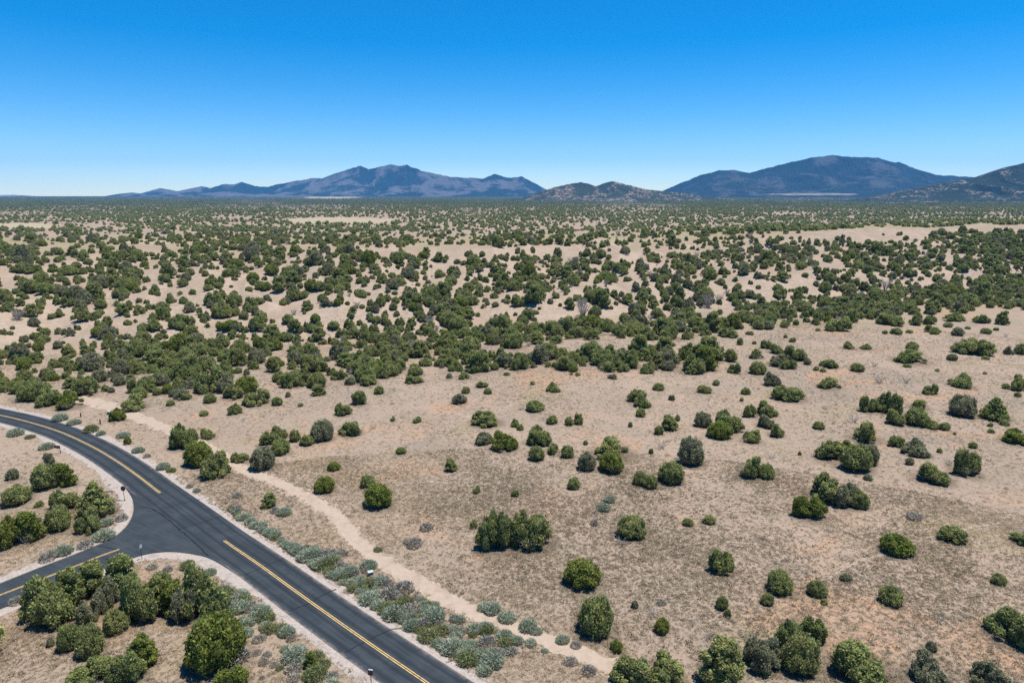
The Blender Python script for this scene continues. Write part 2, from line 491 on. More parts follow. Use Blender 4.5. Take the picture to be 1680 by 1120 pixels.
ZR = 0.045
rm = strip(ROAD, -HALF, HALF, ZR, 'road', M['asphalt'], n_across=4)
_co = np.zeros(len(rm.vertices) * 3, np.float32); rm.vertices.foreach_get('co', _co); _co = _co.reshape(-1, 3)
_jx, _jy = plane_at(285, 862)
add_attr(rm, 'dusty', sm(np.hypot(_co[:, 0] - _jx, _co[:, 1] - _jy), 14, 18))
tag(obj('road', rm), 'dark asphalt two lane road curving through the desert', 'road', kind='structure')
upper = px_line([(-170, 1022), (-60, 980), (0, 957), (60, 933), (110, 914), (150, 898), (182, 884), (203, 868), (214, 853), (219, 838), (218, 822), (211, 808), (199, 793), (185, 778), (176, 766)])
lower = px_line([(420, 964), (390, 944), (362, 926), (340, 915), (312, 908), (282, 905), (252, 907), (222, 914), (170, 933), (110, 957), (60, 976), (0, 999), (-60, 1024), (-170, 1066)])
mid = px_line([(176, 766), (230, 790), (300, 840), (380, 900), (420, 964)])
jpoly = list(upper) + list(mid[1:-1]) + list(lower)
tag(obj('side_road', poly_sheet(jpoly, ZR - 0.006, 'side_road', M['asphalt_plain'])), 'asphalt side road joining the main road at the junction', 'road', kind='structure')

def on_asphalt(x, y):
    """True for points inside the junction and side road sheet."""
    q = np.array(jpoly); ins = np.zeros(len(x), bool)
    for (ax, ay), (bx, by) in zip(q, np.roll(q, -1, axis=0)):
        if ay == by: continue
        ins ^= ((ay > y) != (by > y)) & (x < (bx - ax) * (y - ay) / (by - ay) + ax)
    return ins

def ragged(n, base, amp, seed):
    t = np.arange(n)
    return base + amp * fbm(t * 0.35, t * 0 + seed, 3, seed)
# gravel shoulders
tag(obj('shoulder', strip(ROAD, HALF - 0.3, HALF + ragged(len(ROAD), 1.35, 0.45, 4), 0.028, 'shoulder', M['shoulder'])), 'pale gravel shoulder along the field side of the main road', 'shoulder', kind='structure')
tag(obj('shoulder', strip(ROAD, -(HALF + ragged(len(ROAD), 1.25, 0.5, 6)), -HALF + 0.3, 0.026, 'shoulder', M['shoulder'])), 'pale gravel shoulder along the fork side of the main road', 'shoulder', kind='structure')
tag(obj('shoulder', strip(upper, 0.15, ragged(len(upper), 1.9, 0.6, 8), 0.022, 'shoulder', M['shoulder'])), 'pale gravel corner wrapping the curve under the octagonal sign', 'shoulder', kind='structure')
tag(obj('shoulder', strip(lower, 0.15, ragged(len(lower), 1.8, 0.6, 9), 0.020, 'shoulder', M['shoulder'])), 'pale gravel corner below the side road mouth', 'shoulder', kind='structure')
for o in [o for o in COL.objects if o.name.startswith('shoulder')]:
    pass
# dirt trail
nt_ = len(TRAIL)
tw = 1.62 + 0.75 * (1 - sm(np.arange(nt_), 0, 0.16 * nt_)) - 0.3 * sm(np.arange(nt_), 0.55 * nt_, 0.8 * nt_)
tag(obj('trail', strip(TRAIL, -tw - ragged(nt_, 0.1, 0.8, 12), tw + ragged(nt_, 0.1, 0.8, 14), 0.035, 'trail', M['trail'], True, 4)),
    'pale pink dirt trail winding between the road and the field', 'trail', kind='structure')

def seg_of(P, pa, pb):
    a = plane_at(*pa); b = plane_at(*pb)
    i = int(np.argmin(np.hypot(P[:, 0] - a[0], P[:, 1] - a[1]))); j = int(np.argmin(np.hypot(P[:, 0] - b[0], P[:, 1] - b[1])))
    return P[min(i, j):max(i, j) + 1]
def marking(P, label):
    nm = 'road_marking'
    a = strip(P, 0.065, 0.17, ZR + 0.006, nm, M['yellow']); b = strip(P, -0.17, -0.065, ZR + 0.006, nm, M['yellow'])
    bm = bmesh.new(); bm.from_mesh(a); bm.from_mesh(b); bm.to_mesh(a); bm.free()
    tag(obj(nm, a), label, 'road marking', kind='structure')
marking(seg_of(ROAD, (-150, 664), (262, 808)), 'double yellow centre line round the bend before the junction')
marking(seg_of(ROAD, (367, 886), (900, 1250)), 'double yellow centre line running downhill past the junction')
marking(seg_of(SIDE, (-160, 1035), (193, 902)), 'double yellow centre line on the side road')

def crack(pts, wd, seed, label):
    P = px_line(pts, 0.3)
    P = P + left_normals(P) * (0.10 * fbm(np.arange(len(P)) * 0.25, np.arange(len(P)) * 0.0, 3, seed))[:, None]
    ww = wd * (0.75 + 0.5 * vnoise(np.arange(len(P)) * 0.4, np.arange(len(P)) * 0.0, seed))
    tag(obj('crack_seal', strip(P, -ww / 2, ww / 2, ZR + 0.003, 'crack_seal', M['tar'])), label, 'crack sealant', kind='structure')
crack([(222, 834), (240, 832), (262, 842), (290, 865), (318, 889), (342, 912)], 0.16, 1, 'dark tar seam where side road meets main road')
crack([(240, 839), (262, 835), (300, 826), (328, 819)], 0.12, 2, 'dark tar line across the road above the junction')
crack([(292, 869), (325, 859), (362, 847)], 0.13, 3, 'dark tar line across the road at the junction')
crack([(400, 943), (430, 931), (466, 916)], 0.11, 4, 'dark tar line across the road just past the junction')
crack([(472, 1003), (510, 988), (535, 973), (551, 966)], 0.15, 5, 'dark wavy tar line across the middle of the lower road')
crack([(566, 1070), (612, 1046), (640, 1033), (658, 1031)], 0.14, 6, 'dark tar line across the lowest stretch of road')
crack([(236, 788), (256, 784), (271, 780)], 0.09, 7, 'thin tar line beside the upper yellow line end')
crack([(163, 895), (196, 903)], 0.12, 8, 'short tar line across the side road mouth')

# ---------------------------------------------------------------- plant meshes
def _ico(sub):
    bm = bmesh.new(); bmesh.ops.create_icosphere(bm, subdivisions=sub, radius=1)
    V = np.array([v.co[:] for v in bm.verts]); Ff = np.array([[v.index for v in f.verts] for f in bm.faces]); bm.free()
    return V, Ff
ICO1, ICO2 = _ico(1), _ico(2)

def lobes_for(kind, rng):
    """Crown as inner masses with many upright plumes set over them: (x, y, z, r, rz)."""
    L = []
    def plumes(n, r0, r1, R_, zc, H, wob=.12, sx=1.0):
        for k in range(n):
            t = (k + .5) / n
            ph = math.acos(1 - 1.05 * t) if t < .95 else 1.55          # from the top down to the waist
            a = k * 2.39996 + rng.uniform(-.4, .4)
            q = R_ * math.sin(ph) * rng.uniform(1 - wob, 1 + wob)
            z = zc + (H - zc) * math.cos(ph) * rng.uniform(1 - wob, 1 + wob)
            r = rng.uniform(r0, r1)
            L.append((sx * q * math.cos(a), q * math.sin(a), max(z, r * .9), r, r * rng.uniform(1.2, 1.8)))
    if kind == 'round':
        L.append((0, 0, .36, .34, .34))
        for k in range(7):
            a = 6.283 * k / 7 + rng.uniform(-.3, .3); r = rng.uniform(.15, .2)
            L.append((.27 * math.cos(a), .27 * math.sin(a), rng.uniform(.16, .24), r, r * 1.1))
        plumes(34, .07, .125, .40, .20, .64)
    elif kind == 'clump':
        n = int(rng.integers(2, 5))
        for k in range(n):
            a = 6.283 * k / n + rng.uniform(-.6, .6); q = rng.uniform(.14, .26); h = rng.uniform(.2, .34); rr = rng.uniform(.18, .26)
            cx, cy_ = q * math.cos(a), q * math.sin(a)
            L.append((cx, cy_, h, rr * .9, h))
            b = len(L); plumes(13, .055, .11, rr, h * .5, h * 1.9, .2)
            L[b:] = [(x + cx, y + cy_, z, r, rz) for (x, y, z, r, rz) in L[b:]]
        for k in range(6):
            a = rng.uniform(0, 6.28); r = rng.uniform(.07, .11); q = rng.uniform(.3, .44)
            L.append((q * math.cos(a), q * math.sin(a), rng.uniform(.08, .2), r, r * 1.3))
    elif kind == 'tall':
        for k in range(5):
            z = .2 + .6 * k / 4; q = rng.uniform(0, .10); a = rng.uniform(0, 6.28); r = .26 - .2 * (z - .2)
            L.append((q * math.cos(a), q * math.sin(a), z, r, r))
        for k in range(34):
            z = rng.uniform(.12, .98); a = rng.uniform(0, 6.28); q = (.34 - .30 * max(0, z - .35)) * rng.uniform(.7, 1.15)
            r = rng.uniform(.06, .11)
            L.append((q * math.cos(a), q * math.sin(a), z, r, r * rng.uniform(1.2, 1.9)))
    elif kind == 'cone':
        for k in range(6):
            z = .15 + .7 * k / 5; r = .32 * (1 - .9 * k / 6)
            L.append((0, 0, z, r, r * .8 + .05))
        for k in range(40):
            z = .1 + .88 * (k / 40) ** 1.15; a = k * 2.4; q = .43 * (1 - z) ** .85 * rng.uniform(.85, 1.12); r = rng.uniform(.05, .09) * (1.3 - .6 * z)
            L.append((q * math.cos(a), q * math.sin(a), z, r, r * 1.3))
    return np.array(L)

def blades(P, D, ln, wd, rng, up=0.7, face=False):
    """Rhombic sprays at the points P that lean along D and upward."""
    n = len(P)
    ax = D * 0.75 + np.array([0, 0, up]) + rng.normal(0, .42, (n, 3))
    ax /= np.linalg.norm(ax, axis=1)[:, None]
    if face:                                     # flat sprays that mostly look outward
        ax = np.cross(D, rng.normal(0, 1, (n, 3))) * .8 + np.array([0, 0, up]) + D * .35 + rng.normal(0, .25, (n, 3))
        ax /= np.linalg.norm(ax, axis=1)[:, None]
        sd = np.cross(ax, D + rng.normal(0, .45, (n, 3)))
    else: sd = np.cross(ax, rng.normal(0, 1, (n, 3)))
    sd /= np.linalg.norm(sd, axis=1)[:, None] + 1e-9
    l = ln * rng.uniform(.6, 1.35, (n, 1)); ww = wd * rng.uniform(.6, 1.3, (n, 1))
    a = P - ax * l * .35; b = P + ax * l * .1 + sd * ww; c = P + ax * l * .65; d = P + ax * l * .1 - sd * ww
    V = np.stack([a, b, c, d], 1).reshape(-1, 3)
    Fq = np.arange(4 * n).reshape(-1, 4)
    return V, Fq

def crown_mesh(name, kind, mat, seed, n_leaf=9500, ln=.062, wd=.0185, core=.80, sub=2):
    rng = np.random.default_rng(seed)
    L = lobes_for(kind, rng)
    Vs, Fs4, Fs3, sh = [], [], [], []
    off = 0
    iv, iff = ICO1
    for (x, y, z, r, rz) in L:
        v = iv * (1 + .22 * (rng.random((len(iv), 1)) - .5)) * np.array([r, r, rz]) * core + np.array([x, y, z])
        v[:, 2] = np.maximum(v[:, 2], .015)
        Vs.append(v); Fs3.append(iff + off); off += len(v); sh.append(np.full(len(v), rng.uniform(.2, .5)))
    wgt = L[:, 3] * L[:, 4]; wgt /= wgt.sum()
    cnt = rng.multinomial(n_leaf, wgt)
    for li, (x, y, z, r, rz) in enumerate(L):
        n = cnt[li]
        if n == 0: continue
        d = rng.normal(0, 1, (n * 2, 3)); d /= np.linalg.norm(d, axis=1)[:, None]
        d = d[d[:, 2] > -.55][:n]
        p = np.array([x, y, z]) + d * np.array([r, r, rz]) * np.where(rng.random((len(d), 1)) < .07, rng.uniform(1.15, 1.5, (len(d), 1)), rng.uniform(.88, 1.09, (len(d), 1)))
        keep = p[:, 2] > .02
        for lj, (x2, y2, z2, r2, rz2) in enumerate(L):
            if lj != li: keep &= (((p[:, 0] - x2) / r2) ** 2 + ((p[:, 1] - y2) / r2) ** 2 + ((p[:, 2] - z2) / rz2) ** 2) > .62
        p, d = p[keep], d[keep]
        if len(p) == 0: continue
        v, f = blades(p, d, ln, wd, rng, .55, True)
        # long shoots that break the outline
        Vs.append(v); Fs4.append(f + off); off += len(v)
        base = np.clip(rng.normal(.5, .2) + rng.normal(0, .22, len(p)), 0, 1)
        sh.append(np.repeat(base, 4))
    V = np.concatenate(Vs)
    rq = np.percentile(np.hypot(V[:, 0], V[:, 1]), 98.5); zq = np.percentile(V[:, 2], 99.3)
    V = V * np.array([.5 / rq, .5 / rq, 1 / zq])          # a crown one unit wide and one unit tall
    me = mesh_np(name, V, [np.concatenate(Fs3)] + ([np.concatenate(Fs4)] if Fs4 else []), mat)
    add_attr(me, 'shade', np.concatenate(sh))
    return me

def tube(P, r0, r1, sides=5):
    P = np.asarray(P, float); n = len(P)
    V, Fq = [], []
    for i, p in enumerate(P):
        d = P[min(i + 1, n - 1)] - P[max(i - 1, 0)]; d = d / (np.linalg.norm(d) + 1e-9)
        u = np.cross(d, [0.3, 0.2, 1]) if abs(d[2]) < .95 else np.cross(d, [1, 0, 0]); u /= np.linalg.norm(u); v = np.cross(d, u)
        r = r0 + (r1 - r0) * i / (n - 1)
        for k in range(sides):
            a = 2 * math.pi * k / sides
            V.append(p + r * (math.cos(a) * u + math.sin(a) * v))
    for i in range(n - 1):
        for k in range(sides):
            Fq.append((i * sides + k, i * sides + (k + 1) % sides, (i + 1) * sides + (k + 1) % sides, (i + 1) * sides + k))
    return np.array(V), np.array(Fq)

def trunk_mesh(name, seed, mat, stems=5, spread=.24, top=.5, r0=.035, twigs=0):
    rng = np.random.default_rng(seed)
    Vs, Fs, off = [], [], 0
    def put(P, a, b, sd=5):
        nonlocal off
        v, f = tube(P, a, b, sd); Vs.append(v); Fs.append(f + off); off += len(v)
    for k in range(stems):
        a = 2 * math.pi * k / stems + rng.uniform(-.4, .4)
        q = spread * rng.uniform(.6, 1.2); h = top * rng.uniform(.75, 1.1)
        e = np.array([q * math.cos(a), q * math.sin(a), h]); b = np.array([.035 * math.cos(a), .035 * math.sin(a), -.04])
        mpt = b + (e - b) * .5 + rng.normal(0, .025, 3)
        put([b, mpt, e], r0, r0 * .35)
        for t in range(twigs):
            s = b + (e - b) * rng.uniform(.3, .95)
            dd = np.array([rng.normal(0, 1), rng.normal(0, 1), rng.uniform(-.1, 1.2)]); dd /= np.linalg.norm(dd)
            g = s + dd * rng.uniform(.12, .32)
            put([s, (s + g) / 2 + rng.normal(0, .02, 3), g], r0 * .3, r0 * .08, 3)
    return mesh_np(name, np.concatenate(Vs), np.concatenate(Fs), mat)

def tuft_mesh(name, mat, seed, n, spread, ln, wd, up):
    rng = np.random.default_rng(seed)
    a = rng.uniform(0, 6.28, n); q = spread * np.sqrt(rng.random(n))
    D = np.c_[np.cos(a) * q / spread, np.sin(a) * q / spread, np.full(n, .2)]
    hgt = np.sqrt(np.maximum(0, 1 - (q / (spread * 1.05)) ** 2))
    P = np.c_[np.cos(a) * q, np.sin(a) * q, hgt * up * rng.uniform(.25, 1.0, n) + .01]
    v, f = blades(P, D, ln, wd, rng, .6)
    v[:, 2] = np.maximum(v[:, 2], -.03)
    me = mesh_np(name, v, f, mat)
    add_attr(me, 'shade', np.repeat(np.clip(rng.normal(.5, .28, n), 0, 1), 4))
    return me

CROWN = {}
_s = 100
for kind, nvar in (('round', 5), ('clump', 6), ('tall', 4), ('cone', 1)):
    for mk in ('fol', 'fol_bright', 'fol_grey'):
        CROWN[kind, mk] = []
        for k in range(nvar):
            _s += 1
            if mk == 'fol': CROWN[kind, mk].append(crown_mesh('crown', kind, M[mk], _s))
            else:
                c = CROWN[kind, 'fol'][k].copy(); c.materials[0] = M[mk]; CROWN[kind, mk].append(c)
SMALL = {mk: [crown_mesh('juniper_bush', 'round' if k else 'clump', M[mk], 300 + k, 1100, .15, .05) for k in range(3)] for mk in ('fol', 'fol_bright', 'fol_grey')}
FARC = [crown_mesh('juniper_far', kd, M['fol'], 400 + k, 260, .22, .085, .9, 1) for k, kd in enumerate(('round', 'clump', 'tall', 'clump'))]
TRUNK = [trunk_mesh('trunk', 500 + k, M['bark'], 5, .30, .62, .03) for k in range(4)]
SAGE = [tuft_mesh('sagebrush', M['sage'], 600 + k, 1100, .54, .24, .022, .46) for k in range(4)]
RABBIT = [tuft_mesh('rabbitbrush', M['rabbit'], 610 + k, 900, .54, .25, .021, .46) for k in range(3)]
SAGED = [tuft_mesh('dry_sagebrush', M['sage_dry'], 620 + k, 420, .5, .2, .028, .5) for k in range(3)]
DEAD = [trunk_mesh('dead_shrub', 640 + k, M['deadwood'], 9, .42, .62, .016, 9) for k in range(3)]
DEADTREE = [trunk_mesh('dead_tree', 650 + k, M['deadwood'], 9, .36, .9, .022, 26) for k in range(2)]

# ---------------------------------------------------------------- what stands where: positions read off the photograph
# (x, foot y, width, height, look) in the photograph's pixels; letters: r round, c clump, t upright, k cone / g grey, b bright
TR = []
def T(ox, oy, sc, rows):
    for q in rows:
        TR.append((ox + q[0] / sc, oy + q[1] / sc, q[2] / sc, q[3] / sc, q[4] if len(q) > 4 else 'r', q[5] if len(q) > 5 else None))
T(560, 480, 3, [
    (130, 458, 105, 60), (88, 555, 75, 80, 't'), (10, 607, 80, 67), (186, 500, 52, 45), (366, 410, 78, 53), (360, 450, 85, 35, 'c'), (606, 427, 62, 44),
    (500, 365, 55, 45), (260, 390, 110, 72, 'c'), (668, 395, 115, 120, 't'), (876, 382, 88, 75, 'c'), (1100, 385, 110, 85, 'c'), (414, 362, 72, 44), (455, 335, 28, 20),
    (532, 422, 32, 28, 'rg'), (813, 408, 32, 20), (690, 468, 60, 38, 'c'), (722, 500, 42, 34), (613, 497, 48, 38), (579, 550, 78, 62, 'rg'), (940, 455, 24, 22),
    (1043, 490, 74, 52), (952, 588, 90, 63), (1037, 648, 56, 48), (716, 660, 148, 85, 'c', 'long low juniper mound'), (855, 662, 46, 44), (880, 678, 36, 34),
    (1122, 655, 46, 46), (1165, 650, 46, 62, 't'), (375, 642, 45, 34), (255, 632, 30, 26), (702, 750, 92, 70, 'rg'), (800, 782, 125, 105, 'cb'),
    (970, 755, 128, 100, 'r'), (960, 830, 78, 80), (1042, 797, 76, 57, 'c'), (1112, 815, 66, 70), (1330, 825, 205, 120, 'c', 'widest juniper in the middle field'),
    (1325, 893, 130, 118, 'rb'), (1207, 880, 92, 100, 'rg'), (1145, 970, 66, 65), (1202, 750, 24, 26, 'rg'), (538, 882, 66, 72, 't', 'lone pointed mid-field juniper'),
    (295, 795, 52, 38), (48, 707, 110, 82, 'c'), (667, 990, 42, 40), (857, 1007, 40, 40), (133, 962, 78, 70), (182, 1066, 152, 136, 'rb', 'bright bush near the trail bend'),
    (1452, 543, 95, 72), (1480, 567, 86, 68), (1472, 612, 50, 48), (1560, 482, 58, 40), (1335, 427, 46, 30, 'rg'), (1163, 410, 28, 20), (1132, 405, 18, 14),
    (1627, 532, 34, 32, 'rg'), (1610, 680, 86, 84, 't'), (1563, 700, 50, 50), (1655, 632, 32, 34), (1525, 795, 24, 38, 't'), (1622, 947, 125, 120, 'r'),
    (1472, 955, 78, 80), (1520, 967, 78, 72), (1422, 662, 22, 34, 'tg')])
T(1120, 480, 3, [
    (40, 857, 135, 155, 'rg', 'big grey-green juniper'), (228, 222, 97, 54, 'c'), (331, 210, 42, 24), (281, 258, 30, 50, 't'), (665, 190, 26, 18), (505, 224, 20, 20), (541, 246, 32, 28),
    (152, 258, 26, 20), (353, 254, 22, 18), (1051, 207, 64, 38), (995, 204, 28, 22, 'rg'), (1115, 200, 34, 20), (1238, 206, 48, 22, 'rb'), (1352, 213, 70, 48, 'rg'), (1491, 204, 52, 34),
    (1543, 188, 26, 18), (1402, 180, 28, 16), (1306, 171, 44, 28), (1155, 162, 80, 70, 'c'), (1215, 158, 70, 50), (1226, 198, 70, 40, 'c'), (1335, 142, 95, 45, 'c'), (1467, 152, 84, 50, 'c'),
    (1573, 160, 60, 90, 't'), (436, 177, 28, 30), (392, 170, 40, 40), (506, 165, 50, 35), (766, 192, 120, 80, 'c'), (1015, 162, 140, 50, 'c'), (812, 277, 76, 40), (901, 280, 56, 32, 'c'),
    (1127, 282, 70, 44), (1115, 350, 146, 72, 'c', 'wide juniper below the belt'), (1104, 368, 40, 20), (1425, 308, 170, 65, 'c', 'long low hedge-like juniper'), (1483, 255, 42, 22), (1490, 330, 40, 22),
    (1325, 335, 48, 38, 'rg'), (1601, 305, 52, 48, 'rg'), (1665, 305, 60, 60), (182, 335, 58, 80, 't'), (235, 342, 64, 70), (360, 327, 72, 55), (412, 278, 58, 45), (466, 302, 74, 52),
    (552, 337, 105, 80, 'c'), (462, 365, 95, 70, 'cg'), (516, 378, 82, 55), (369, 404, 94, 72), (253, 399, 62, 58), (25, 332, 100, 90), (45, 400, 125, 100, 'c'), (614, 355, 38, 35, 'rg'),
    (657, 384, 28, 24), (689, 391, 30, 20), (720, 372, 86, 50, 'c'), (858, 390, 66, 48), (1253, 388, 24, 16), (1487, 402, 22, 14), (437, 462, 80, 75, 'rg'), (165, 458, 34, 32), (106, 496, 74, 44),
    (310, 502, 48, 38), (290, 535, 20, 20), (518, 536, 155, 80, 'c', 'broad smooth-topped juniper'), (717, 474, 104, 60, 'c'), (1217, 503, 72, 58), (1369, 468, 118, 76, 'r'), (1590, 474, 36, 30),
    (1647, 513, 32, 26, 'rb'), (1660, 485, 95, 85), (328, 616, 75, 70), (408, 610, 100, 80, 'c'), (412, 668, 95, 75, 'cg'), (460, 712, 86, 78), (100, 665, 92, 85, 'rg'),
    (218, 688, 140, 108, 'c', 'tall-backed juniper group'), (182, 722, 120, 95, 'rb'), (336, 741, 102, 74), (667, 673, 56, 42), (575, 800, 20, 22), (915, 591, 97, 90), (1017, 600, 128, 120, 'r'),
    (1045, 652, 90, 85, 'c'), (1162, 575, 90, 58, 'c'), (1150, 658, 110, 98), (1226, 672, 68, 48), (1288, 678, 52, 44), (1372, 613, 132, 120, 'rg', 'fluffy grey fan-shaped juniper'),
    (1530, 630, 128, 125, 'k', 'cone-shaped juniper'), (1582, 655, 46, 36), (1513, 660, 26, 22), (1516, 691, 32, 24), (1338, 700, 16, 16), (1640, 746, 130, 75, 'cb', 'bright low juniper at the frame edge'),
    (898, 738, 138, 118, 'r'), (728, 830, 145, 110, 'c'), (850, 885, 160, 150, 'r', 'huge many-lobed field juniper'), (915, 850, 90, 110, 'rg'), (803, 765, 45, 45, 'rb'), (1052, 760, 88, 62, 'c'),
    (1145, 806, 125, 92, 'cg'), (1115, 848, 40, 40, 'rg'), (1426, 766, 40, 34, 'rb'), (1263, 788, 28, 26), (1393, 905, 142, 148, 'r'), (1230, 940, 165, 112, 'c', 'wide dark juniper with dead limbs'),
    (910, 924, 44, 34, 'rg'), (330, 918, 125, 125, 'r'), (410, 918, 95, 80, 'r'), (690, 1030, 190, 150, 'c', 'great spreading juniper'), (800, 1060, 160, 130, 'cg'), (868, 1066, 95, 95), (615, 1120, 155, 125, 'rb')])
T(1100, 800, 2.897, [
    (82, 184, 52, 40), (183, 174, 68, 48), (237, 412, 132, 130, 'r'), (513, 508, 133, 118, 'r', 'dense egg-shaped juniper'), (691, 524, 94, 88), (458, 560, 62, 60), (243, 584, 58, 70), (272, 620, 36, 42),
    (728, 557, 34, 30), (833, 447, 54, 42, 'rg'), (1043, 561, 113, 102, 'r'), (1067, 327, 150, 115, 'rb', 'glossy leaning oval juniper'), (1338, 263, 130, 85, 'c'), (1670, 272, 100, 62, 'c'), (1557, 462, 65, 60),
    (1630, 752, 230, 185, 'c', 'big juniper at the lower field edge'), (663, 752, 132, 140, 'r'), (560, 780, 130, 150, 'r'), (610, 897, 172, 200, 'r', 'tight rounded juniper of the bottom clump'), (430, 880, 180, 175, 'cg'),
    (890, 945, 290, 210, 'c', 'broad grey-tipped bottom juniper'), (1215, 985, 235, 180, 'cg'), (1520, 975, 175, 140, 'cg'), (230, 960, 200, 235, 't', 'tall feathery bottom juniper'), (1235, 780, 50, 55, 'rg')])
T(700, 800, 3.5, [
    (270, 235, 48, 54), (390, 372, 200, 235, 'c'), (600, 365, 235, 235, 'c', 'wide two-part juniper'), (1175, 297, 178, 145, 'r', 'juniper with bleached dead branches'), (888, 590, 228, 185, 'rb', 'plump bright field juniper'),
    (970, 870, 236, 250, 'r', 'dark peaked juniper beside the trail'), (1350, 842, 92, 92, 'rb'), (1090, 950, 80, 78, 'rb'), (1195, 695, 40, 50, 'rg'), (1180, 1160, 230, 190, 'c'), (1380, 1160, 220, 190, 'c')])
T(0, 480, 3, [
    (655, 583, 136, 82, 'c', 'spreading juniper at the trail mouth'), (580, 632, 82, 66, 'rb'), (345, 572, 130, 100, 'cb', 'wide juniper above the road bend'), (250, 560, 110, 85, 'c'), (120, 535, 100, 80, 'c'), (840, 557, 42, 32),
    (1265, 556, 122, 84, 'c'), (1365, 557, 52, 48), (1035, 545, 62, 52), (1145, 526, 100, 80, 'c'), (1158, 600, 70, 60), (1005, 607, 44, 30), (1568, 508, 72, 64, 't'), (1480, 562, 28, 22),
    (1418, 515, 26, 30, 'rg'), (1590, 735, 115, 118, 'rg'), (1510, 755, 75, 60), (1452, 735, 66, 66), (1377, 720, 92, 78), (1325, 755, 95, 80), (1385, 800, 100, 85), (1298, 878, 138, 130, 'rg', 'juniper beside the trail crossing'),
    (1182, 838, 80, 55, 'c'), (1025, 720, 76, 60), (895, 772, 125, 128, 'c'), (950, 740, 60, 80), (985, 858, 138, 138, 'rb', 'bright juniper hiding the trail'), (1065, 914, 155, 135, 'r'), (1645, 878, 66, 50, 'rb'),
    (1600, 990, 100, 90, 'rb'), (629, 748, 34, 48, 'tb'), (1325, 1062, 75, 80, 't'), (87, 1048, 136, 108, 'r', 'neat dome juniper inside the bend'), (65, 922, 62, 62, 'rg'), (225, 972, 125, 145, 'r'), (320, 960, 110, 130, 'tb'),
    (245, 860, 60, 90, 'tg')])
T(0, 640, 4, [(635, 842, 220, 260, 'k', 'pointed juniper at the junction corner'), (430, 800, 180, 150, 'r'), (390, 930, 180, 180, 'r'), (590, 952, 165, 185, 'r'), (70, 1035, 210, 215, 'cb'), (205, 1000, 165, 220, 'tb'), (260, 770, 55, 48)])
T(0, 860, 4, [
    (310, 690, 330, 330, 'c', 'largest juniper beside the side road'), (470, 540, 220, 260, 't'), (620, 480, 200, 250, 't'), (810, 490, 230, 340, 't'), (930, 655, 270, 350, 'c'), (1150, 600, 190, 350, 'tb'),
    (1340, 640, 310, 370, 'c', 'wide juniper in the fork corner'), (570, 660, 170, 170, 'cg'), (765, 725, 155, 180, 'r'), (470, 835, 150, 195, 'r'), (600, 875, 180, 225, 'r'),
    (400, 610, 200, 220), (700, 570, 190, 220, 'cg'), (1060, 560, 200, 260, 't'), (1230, 640, 200, 240, 'cg'), (545, 490, 170, 200, 'c'), (880, 560, 180, 260, 'r'), (260, 560, 190, 220, 'c'),
    (1440, 990, 400, 420, 'rb', 'big round bright fork juniper'), (955, 935, 180, 210, 'tb'), (845, 1060, 230, 240, 'c'), (590, 1090, 290, 200, 'c'), (1530, 1110, 220, 190, 'rb'), (335, 805, 50, 85, 'tg')])
T(300, 860, 4, [(840, 960, 95, 170, 'tb')])

# image-space cover of the belt, slopes and mesa, 70 x 20 pixel cells from y = 380 down
COVER = {380: "544556776556764434432367", 400: "765456655433443445646667", 420: "555556645636654566636666", 440: "445543355446654644455545",
         460: "355423463456652634243367", 480: "544324344576663533446888", 500: "644634134583443557878765", 520: "334433244572223676553422",
         540: "333455647665875531000000", 560: "345777768765765600000000", 580: "766877787223223300000000", 600: "876876470000000000000000",
         620: "885876430000000000000000", 640: "541000000000000000000000"}

def size_at(px, py, wpx, hpx):
    """Where a plant stands and how large it is, from its foot, width and height in the photograph."""
    g = on_ground([px], [py])[0]
    if np.isnan(g[0]): return None
    _, _, dep = project(g[0], g[1], g[2])
    W = wpx * dep / F
    rr = math.hypot(g[0], g[1]); th = math.atan2(CAM_H - g[2], rr)
    push = 0.36 * W
    x, y = g[0] * (1 + push / rr), g[1] * (1 + push / rr)
    Hm = (hpx * dep / F - 0.42 * W * math.sin(th)) / math.cos(th)
    Hm = min(max(Hm, 0.45 * W), 1.25 * W)
    return x, y, zat(x, y), W, Hm

placed = []      # dicts: x y z W H kind mat px py wpx mark
KM = {'r': 'round', 'c': 'clump', 't': 'tall', 'k': 'cone'}
for (px, py, wp, hp, kd, mark) in TR:
    s_ = size_at(px, py, wp, hp)
    if s_ is None: continue
    x, y, z, W, Hm = s_
    mk = 'fol_grey' if 'g' in kd else 'fol_bright' if 'b' in kd else 'fol'
    kq = KM[kd[0]]
    if kq == 'round' and W > 3 and not mark and RNG.random() < .5: kq = 'clump'
    Hm *= .92
    placed.append(dict(x=x, y=y, z=z, W=W * (1.06 if kd[0] == 'r' else 1.10), H=Hm, kind=kq, mat=mk, wpx=wp, px=px, py=py, mark=mark, hand=True))

